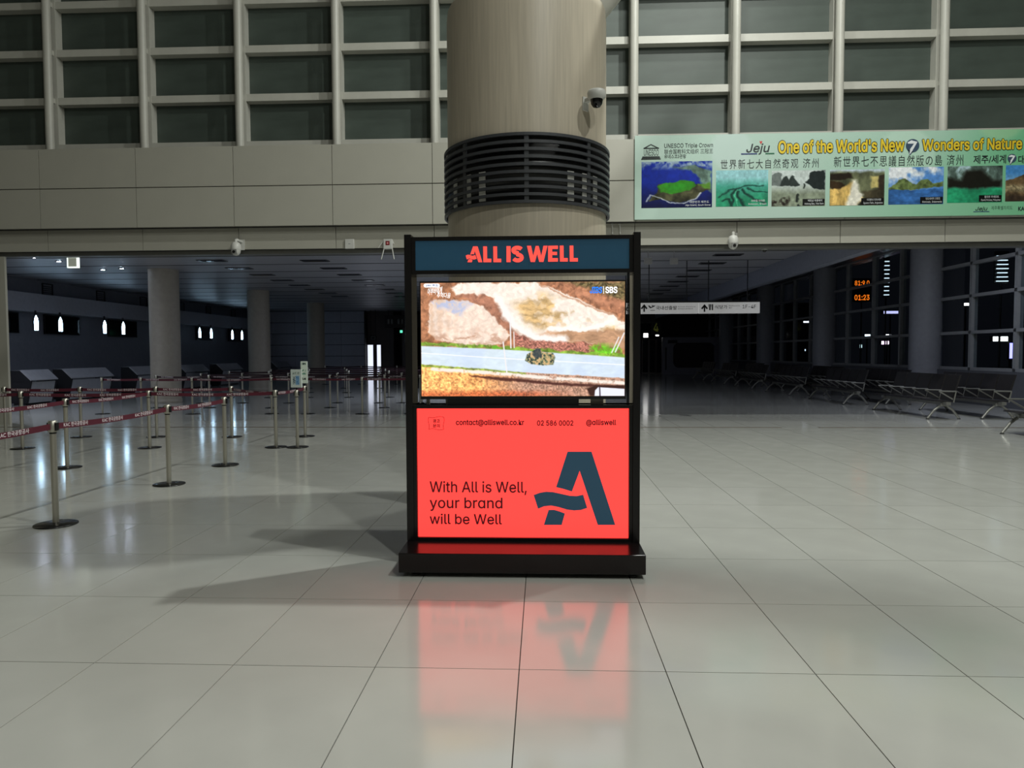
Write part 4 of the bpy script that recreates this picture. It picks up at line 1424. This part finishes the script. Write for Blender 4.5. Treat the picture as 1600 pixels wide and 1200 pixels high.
# fill lamps added out of sight to brighten the back hall
for k, (x, y, z, pw, lab) in enumerate(((-13.6, 16.3, ZC, 95, 'added fill lamp under the low ceiling behind the left wall'),
                                       (-1.9, 24.0, ZC, 240, 'added fill lamp under the low ceiling hidden behind the stand'),
                                       (9.8, 16.6, 5.05, 90, 'added fill lamp under the raised soffit above the benches'))):
    t = thing('fill_lamp', (x, y, z), lab, 'ceiling light', 'added fill lamps')
    MB().frame(-0.3, 0.3, -0.3, 0.3, 0.03, -0.05, 0.0).obj('frame', M_WHITE, t).rotation_euler = (-PI / 2, 0, 0)
    MB().box(-0.27, 0.27, -0.27, 0.27, -0.02, 0.0).obj('diffuser', mat('fill_diffuser', (220, 224, 235), 0.5, emit=(0.8, 0.86, 1.0), estr=1.0), t)
    d = bpy.data.lights.new('fill_lamp_glow', 'AREA')
    d.shape, d.size, d.energy, d.color = 'SQUARE', 0.5, pw, (0.78, 0.84, 1.0)
    o = bpy.data.objects.new('fill_lamp_glow', d)
    COL.objects.link(o)
    o.parent = t
    o.location = (0, 0, -0.03)

# hanging lit square sign at the left
x, y, z = plane_at(114.5, 410, 15.6)
t = thing('hanging_sign', (x, y, z), 'small square sign with glowing white border hanging at the upper left', 'sign')
MB().box(-0.12, 0.12, -0.03, 0.03, -0.12, 0.12).obj('face', mat('sign_face', (150, 152, 140), 0.5, emit=(0.16, 0.17, 0.14), estr=1.0), t)
MB().frame(-0.125, 0.125, -0.125, 0.125, 0.026, -0.036, 0.036).obj('glowing_border', mat('sign_border', (240, 250, 240), emit=(0.9, 1.0, 0.92), estr=1.2), t)
MB().box(-0.12, 0.12, -0.02, 0.02, 0.14, 0.16).box(-0.12, 0.12, -0.02, 0.02, 0.2, 0.23).cyl((0, 0, 0.12), (0, 0, ZC - z), 0.012).obj('hanger', M_WHITE, t)
# two pale boxes under the ceiling on the right
for px, nm in ((1012.5, 'left'), (1053, 'right')):
    x, y, z = plane_at(px, 408, 16.4)
    t = thing('hanging_box', (x, y, z), '%s of two pale square boxes hanging under the ceiling right of the stand' % nm, 'box')
    bevel(MB().box(-0.09, 0.09, -0.03, 0.03, -0.075, 0.075).obj('case', mat('pale_box', (150, 150, 156), 0.5), t), 0.008)
    MB().cyl((0, 0, 0.07), (0, 0, ZC - z), 0.01).obj('rod', mat('pale_box', (150, 150, 156)), t)

# directional signs hanging from the ceiling
YS = 20.7
M_SIGN = mat('sign_panel', (186, 186, 182), 0.45, emit=(0.2, 0.2, 0.2), estr=1.0)
M_SINK = mat('sign_ink', (14, 14, 16), 0.5)


def hang_sign(px0, px1, label, rods):
    a = plane_at(px0, 472, YS)[0]
    b = plane_at(px1, 472, YS)[0]
    z0, z1 = plane_at(1090, 490, YS)[2], plane_at(1090, 471.5, YS)[2]
    t = thing('direction_sign', (a, YS, z0), label, 'sign', 'hanging direction signs')
    bevel(MB().box(0.01, b - a - 0.01, -0.06, 0.06, 0, z1 - z0).obj('board', M_SIGN, t), 0.01)
    MB().box(0.0, b - a, -0.062, 0.062, z1 - z0 - 0.025, z1 - z0 + 0.015).obj('top_rail', M_SINK, t)
    for px in rods:
        x = plane_at(px, 440, YS)[0] - a
        MB().cyl((x, 0, z1 - z0), (x, 0, ZC - z0), 0.014, 8).obj('rod', M_SINK, t)
    return t, a, z0


def arrow(m, x, z, s, y=-0.0625):
    m.prism_xz([(x - 0.022 * s, z - 0.1 * s), (x + 0.022 * s, z - 0.1 * s), (x + 0.022 * s, z + 0.1 * s), (x - 0.022 * s, z + 0.1 * s)], y, y + 0.002)
    m.prism_xz([(x - 0.1 * s, z + 0.0 * s), (x - 0.06 * s, z - 0.03 * s), (x, z + 0.05 * s), (x + 0.06 * s, z - 0.03 * s), (x + 0.1 * s, z), (x, z + 0.12 * s)], y, y + 0.002)


def stx(t, a, z0, px, py):
    p = plane_at(px, py, YS)
    return p[0] - a, p[2] - z0


SYF = -0.0635
t, a, z0 = hang_sign(1001, 1091, 'hanging white direction sign with arrow and aeroplane', (1014, 1073))
m = MB()
x, z = stx(t, a, z0, 1006, 482)
arrow(m, x, z, 1.0, SYF)
m.obj('arrow', M_SINK, t)
m = MB()
pc = lambda cx, cy: stx(t, a, z0, 980 + cx / 5, 380 + cy / 5)
m.prism_xz([pc(160, 488), pc(172, 488), pc(182, 500), pc(196, 494), pc(186, 488), pc(196, 486), pc(206, 490), pc(216, 486), pc(214, 494), pc(180, 510), pc(170, 504)], SYF, SYF + 0.002)
p, q = pc(178, 528), pc(214, 524)
m.box(p[0], q[0], SYF, SYF + 0.002, p[1], q[1])
m.obj('pictogram', M_SINK, t)
for st_, p, q, bd in (('국내선출발', pc(222, 522), pc(385, 490), 0.012), ('Domestic Departures', pc(392, 503), pc(530, 492), 0), ('国内线出发 国内線出発', pc(392, 518), pc(510, 508), 0)):
    text_obj('lettering', st_, M_SINK, t, p[0], q[0], p[1], q[1], SYF, bold=bd)
t, a, z0 = hang_sign(1091, 1187, 'hanging white direction sign with arrow, fork and knife, reading 1F-4F', (1107, 1168))
m = MB()
x, z = stx(t, a, z0, 1100, 482)
arrow(m, x, z, 1.0, SYF)
m.obj('arrow', M_SINK, t)
m = MB()
for (cx, w) in ((635, 3), (642, 3), (649, 3)):
    p, q = pc(cx - w, 498), pc(cx + w, 478)
    m.box(p[0], q[0], SYF, SYF + 0.002, p[1], q[1])
p, q = pc(636, 524), pc(648, 497)
m.box(p[0], q[0], SYF, SYF + 0.002, p[1], q[1])
p, q = pc(656, 524), pc(667, 478)
m.box(p[0], q[0], SYF, SYF + 0.002, p[1], q[1])
m.obj('pictogram', M_SINK, t)
for st_, p, q, bd in (('식당가', pc(680, 515), pc(778, 484), 0.012), ('Restaurants', pc(790, 494), pc(876, 485), 0), ('餐厅', pc(790, 511), pc(815, 501), 0), ('1F-4F', pc(896, 510), pc(1002, 482), 0.012)):
    text_obj('lettering', st_, M_SINK, t, p[0], q[0], p[1], q[1], SYF, bold=bd)
t, a, z0 = hang_sign(905, 1001, 'hanging white direction sign showing beside the television through the stand', (925, 978))
p, q = stx(t, a, z0, 962, 487), stx(t, a, z0, 984, 476)
text_obj('lettering', '1-6', M_SINK, t, p[0], q[0], p[1], q[1], SYF, bold=0.012)

# ==================================================================================
#  BACK HALL, right: window wall, far end
# ==================================================================================
wn = thing('window_2', (12.35, 0, 0), kind='structure')
M_FR = mat('window_frame', (150, 152, 154), 0.45)
tag(MB().box(12.2, 12.6, 15.15, Y_F, 0.0, 0.96).obj('wall_right', mat('sill_wall', (90, 92, 98), 0.5)), kind='structure')
WY = [15.3, 17.0, 18.94, 20.88, 22.8, 24.9, 26.92, 29.18, 30.8, 33.14, 35.2, 37.15, 38.8, 40.9, 43.0, 45.1, 47.0, 49.0, 51.0, 53.0]
WZ2 = [1.0, 2.05, 3.1, 4.03, 5.05]
for z in WZ2:
    MB().box(-0.07, 0.09, 15.15, Y_F, z - 0.045, z + 0.045).obj('transom', M_FR, wn)
ml = MB().box(-0.07, 0.11, -0.055, 0.055, 0.96, 5.05).mesh(M_FR, 'mullion')
for i, y in enumerate(WY):
    link('mullion', ml, wn, (0, y, 0))
    if i + 1 < len(WY):
        w = WY[i + 1] - y
        for k in range(4):
            MB().box(0.02, 0.03, 0.055, w - 0.055, WZ2[k] + 0.045, WZ2[k + 1] - 0.045).obj('pane', M_GLASS, wn, (0, y, 0))
tag(MB().box(12.6, 60, 12, Y_F + 20, -0.3, -0.1).obj('floor', mat('asphalt', (40, 40, 44), 0.8)), kind='structure')
# lights of the forecourt beyond the glass
XO = 19.0
for px, py, w, h, c, st_, lab in (
        (1355.5, 525.5, 8, 6, (0.8, 0.92, 1.0), 5, 'small white lit sign outside, left pane of the middle window bay'),
        (1387, 525, 9, 5, (0.95, 0.95, 1.0), 5, 'small white lit sign outside, just above the pink one'),
        (1383.5, 535.5, 12, 5, (1.0, 0.62, 0.85), 5, 'pink and white lit sign outside'),
        (1563, 529.5, 22, 7, (1.0, 0.97, 0.92), 6, 'long white lit sign outside the nearest window bay'),
        (1579.5, 548, 4, 24, (0.3, 0.28, 1.0), 4, 'tall narrow violet lit sign outside near the right edge'),
        (1392, 488, 22, 4, (0.62, 0.6, 1.0), 1.6, 'lilac strip light outside above the pink sign'),
        (1510, 475.5, 7, 4, (1.0, 0.96, 0.9), 4, 'small white lamp outside high in the nearest window bay'),
        (1261, 503, 11, 2.5, (0.9, 0.92, 1.0), 3, 'thin white strip light outside the third window bay'),
        (1345, 541, 3, 5, (0.7, 0.95, 1.0), 3, 'tiny cyan light outside left of the pink sign'),
        (1259, 547, 3, 3, (0.7, 0.85, 1.0), 2, 'tiny blue light outside low in the third window bay')):
    d = _f + _r * (px - 800) / FPX + _u * (600 - py) / FPX
    s = XO / d[0]
    Yp, Zp = d[1] * s, EYE + d[2] * s
    k = s / FPX
    t = thing('lit_sign', (XO, Yp, Zp), lab, 'sign', 'lights beyond the window wall')
    MB().box(-w * k * 0.62, w * k * 0.62, 0.0, 0.12, -h * k * 0.6, h * k * 0.6).obj('housing', M_BLACK2, t)
    MB().box(-w * k / 2, w * k / 2, -0.02, 0.0, -h * k / 2, h * k / 2).obj('lit_face', mat('lit_%d_%d' % (px, py), (230, 230, 230), emit=c, estr=st_), t)
    MB().cyl((0, 0.06, -Zp - 0.1), (0, 0.06, 0), 0.04).obj('mast', M_BLACK2, t)
M_REFL = mat('reflection_glow', (220, 230, 235), emit=(0.75, 0.9, 1.0), estr=1.6)  # reflection streaks in the glass, added as glowing bars outside it
for px, py, w, n, lab in ((1386, 432, 8, 9, 'white reflection streaks of the middle window bay, built as a stack of glowing bars outside'), (1567, 417, 18, 7, 'wider white reflection streaks of the nearest window bay, built as a stack of glowing bars outside')):
    d = _f + _r * (px - 800) / FPX + _u * (600 - py) / FPX
    s = 13.2 / d[0]
    t = thing('reflection_bars', (13.2, d[1] * s, EYE + d[2] * s), lab, 'light')
    k = s / FPX
    MB().box(-w * k * 0.6, w * k * 0.6, 0.05, 0.09, -n * 3.6 * k, n * 3.6 * k).obj('housing', M_BLACK2, t)
    for i in range(n):
        ww = w * k * (0.5 - 0.04 * (i % 3))
        MB().box(-ww, ww, 0.0, 0.03, (i - n / 2) * 6.5 * k, (i - n / 2) * 6.5 * k + 1.4 * k).obj('bar', M_REFL, t)
    MB().cyl((0, 0.07, -EYE - d[2] * s - 0.1), (0, 0.07, 0), 0.03).obj('mast', M_BLACK2, t)
# reflection of an LED clock in the glass, added as a board beyond it
d = _f + _r * (1347 - 800) / FPX + _u * (600 - 455) / FPX
s = 13.4 / d[0]
k = s / FPX
t = thing('led_reflection', (13.4, d[1] * s, EYE + d[2] * s), 'reflection of an LED display with two lines of orange digits reading 01:23, built as a board behind the window', 'display')
MB().box(-14 * k, 14 * k, 0.0, 0.06, -17 * k, 20 * k).obj('housing', M_BLACK2, t)
M_LED = mat('led_orange', (255, 90, 10), emit=(1.0, 0.20, 0.01), estr=1.5)
text_obj('digits', '81:9.0', M_LED, t, -11.5 * k, 11 * k, 9 * k, 16.5 * k, -0.004, bold=0.03)
text_obj('digits', '01:23', M_LED, t, -11.5 * k, 11.5 * k, -14 * k, -5.5 * k, -0.004, bold=0.04)
MB().cyl((0, 0.04, -17 * k), (0, 0.04, -EYE - d[2] * s - 0.1), 0.03).obj('mast', M_BLACK2, t)

# far right: grey booth front with a rounded dark opening
YB = 49.0


def fp(px, py, Y=YB):
    p = plane_at(px, py, Y)
    return p[0], p[2]


bx0, bz1 = fp(1035.5, 527)
bx1 = 12.15
bo = thing('kiosk_front', (bx0, YB, 0), 'grey kiosk front with large dark rounded opening at the far right end', 'kiosk')
gm = mat('kiosk_grey', (138, 138, 150), 0.5)
ow, ox0, ox1 = bx1 - bx0, fp(1052, 540)[0] - bx0, fp(1117, 540)[0] - bx0
oz0, oz1 = max(0.45, fp(1080, 575)[1]), fp(1080, 535.5)[1]
rr = 0.4
MB().box(0, ow, 0, 0.5, oz1, bz1).box(0, ow, 0, 0.5, 0, oz0).box(0, ox0, 0, 0.5, oz0, oz1).box(ox1, ow, 0, 0.5, oz0, oz1).obj('body', gm, bo)
for (cx, cz, sx, sz) in ((ox0, oz0, 1, 1), (ox1, oz0, -1, 1), (ox0, oz1, 1, -1), (ox1, oz1, -1, -1)):
    pts_ = [(cx, cz)] + [(cx + sx * (rr - rr * math.cos(q * PI / 12)), cz + sz * (rr - rr * math.sin(q * PI / 12))) for q in range(7)]
    MB().prism_xz(pts_, 0.0, 0.5).obj('corner', gm, bo)
MB().box(ox0, ox1, 0.3, 0.5, oz0, oz1).obj('shutter', M_DARKW, bo)
MB().box(0.35, 1.0, -0.02, 0.0, bz1 - 0.42, bz1 - 0.2).obj('name_plate', M_SINK, bo)
MB().box(0.18, 0.27, -0.01, 0.0, 0.3, bz1 - 0.7).obj('slot', M_SINK, bo)
# gate sign with a 4
x, z = fp(1025, 512, 48.0)
t = thing('gate_sign', (x, 48.0, z), 'black gate sign with dim olive numeral 4', 'sign')
MB().box(-0.33, 0.33, 0, 0.1, -0.48, 0.42).obj('board', M_BLACK2, t)
text_obj('numeral', '4', mat('olive', (60, 66, 30), emit=(0.02, 0.022, 0.004), estr=1.0), t, -0.17, 0.17, -0.27, 0.3, -0.005, bold=0.02)
MB().cyl((0, 0.05, 0.42), (0, 0.05, (ZC if x < 6.9 else 5.05) - z), 0.02).obj('rod', M_BLACK2, t)
# far glazed doors beside the kiosk
dr = thing('door_1', (0, 52.0, 0), kind='structure')
M_FDOOR = mat('far_door_frame', (110, 104, 104), 0.3, metal=0.5)
xa = fp(1003, 540, 52.0)[0]
for i in range(4):
    x = xa + i * 0.52
    MB().frame(x, x + 0.5, 0.0, 2.5, 0.05, 0, 0.05).obj('leaf_frame', M_FDOOR, dr)
    MB().box(x + 0.05, x + 0.45, 0.02, 0.03, 0.05, 2.45).obj('pane', M_GLASS, dr)
for px, py, w, h, lab in ((1009, 524, 7, 6, 'left of two bright lamps over the far doors'), (1027, 523.5, 5, 3, 'right of two bright lamps over the far doors')):
    x, z = fp(px, py, 51.5)
    k = 51.5 / FPX
    t = thing('door_lamp', (x, 51.5, z), lab, 'lamp')
    MB().box(-w * k * 0.6, w * k * 0.6, 0.0, 0.1, -h * k * 0.6, h * k * 0.6).obj('housing', M_BLACK2, t)
    MB().box(-w * k / 2, w * k / 2, -0.02, 0.0, -h * k / 2, h * k / 2).obj('lit_face', mat('door_lamp', (240, 240, 240), emit=(1, 0.98, 0.95), estr=5.0), t)
    MB().cyl((0, 0.05, h * k * 0.6), (0, 0.05, (ZC if x < 6.9 else 5.05) - z), 0.015).obj('rod', M_BLACK2, t)
# far left corridor: lit lift doors, notice, exit sign
Y2 = 43.6
lf = thing('door_2', (0, Y2, 0), kind='structure')
M_LIFT = mat('lit_door', (230, 232, 240), 0.4, emit=(0.75, 0.8, 0.95), estr=1.2)
for a, b in ((574.5, 583), (589, 595)):
    x0, zt = fp(a, 539, Y2)
    x1, _ = fp(b, 539, Y2)
    MB().box(x0, x1, 0, 0.04, 0.05, zt).obj('lit_pane', M_LIFT, lf)
    MB().frame(x0 - 0.06, x1 + 0.06, 0.0, zt + 0.06, 0.06, -0.03, 0.05).obj('frame', M_FDOOR, lf)
tag(MB().box(-10.95, fp(612, 540, Y2)[0], Y2 + 0.05, Y2 + 0.3, 0, ZC).obj('wall_back', mat('corridor_wall', (92, 84, 84), 0.5)), kind='structure')
x, z = fp(583, 528, 42.4)
t = thing('notice_sign', (x, 42.4, z), 'small dark framed notice hanging before the lit doors', 'sign')
MB().box(-0.2, 0.2, 0, 0.05, -0.17, 0.17).obj('board', M_SINK, t)
MB().frame(-0.13, 0.13, -0.1, 0.1, 0.03, -0.01, 0.0).obj('pale_frame', mat('pale_ink', (150, 150, 150)), t)
MB().cyl((-0.15, 0.02, 0.17), (-0.15, 0.02, ZC - z), 0.015).cyl((0.15, 0.02, 0.17), (0.15, 0.02, ZC - z), 0.015).obj('rods', M_SINK, t)
x, z = fp(627, 518, 42.4)
t = thing('exit_sign', (x, 42.4, z), 'small glowing green exit sign beside the stand', 'sign')
MB().box(-0.09, 0.09, 0, 0.05, -0.09, 0.09).obj('housing', M_BLACK2, t)
MB().box(-0.075, 0.075, -0.01, 0.0, -0.075, 0.075).obj('lit_face', mat('exit_green', (60, 200, 140), emit=(0.12, 0.85, 0.5), estr=1.5), t)
MB().cyl((0, 0.02, 0.09), (0, 0.02, ZC - z), 0.012).obj('rod', M_BLACK2, t)
for k, px in enumerate((612, 633)):
    x, _ = fp(px, 540, 43.4)
    t = thing('corridor_column', (x, 43.4, 0), '%s slim dark column in the corridor left of the stand' % ('left' if k == 0 else 'right'), 'column')
    MB().box(-0.16, 0.16, -0.16, 0.16, 0.1, ZC).obj('shaft', mat('corridor_col', (84, 78, 80), 0.4), t)
    MB().box(-0.19, 0.19, -0.19, 0.19, 0.0, 0.1).obj('foot', M_STEEL, t)

x, z = fp(606, 502, 42.6)
t = thing('corridor_sign', (x, 42.6, z), 'long dark sign board with pale pictograms high beside the stand', 'sign')
MB().box(-0.2, 1.9, 0, 0.08, -0.4, 0.36).obj('board', M_DARKW, t)
for k in range(4):
    MB().lathe([(0.0, 0.0), (0.06, 0.01), (0.06, 0.3), (0.0, 0.31)], 8).obj('pictogram', mat('pale_ink', (150, 150, 150)), t, (0.05 + 0.21 * k + (0.2 if k > 1 else 0), -0.04, -0.18))
MB().cyl((0.0, 0.04, 0.36), (0.0, 0.04, ZC - z), 0.02).obj('rod', M_SINK, t)
MB().cyl((1.6, 0.04, 0.36), (1.6, 0.04, ZC - z), 0.02).obj('rod', M_SINK, t)
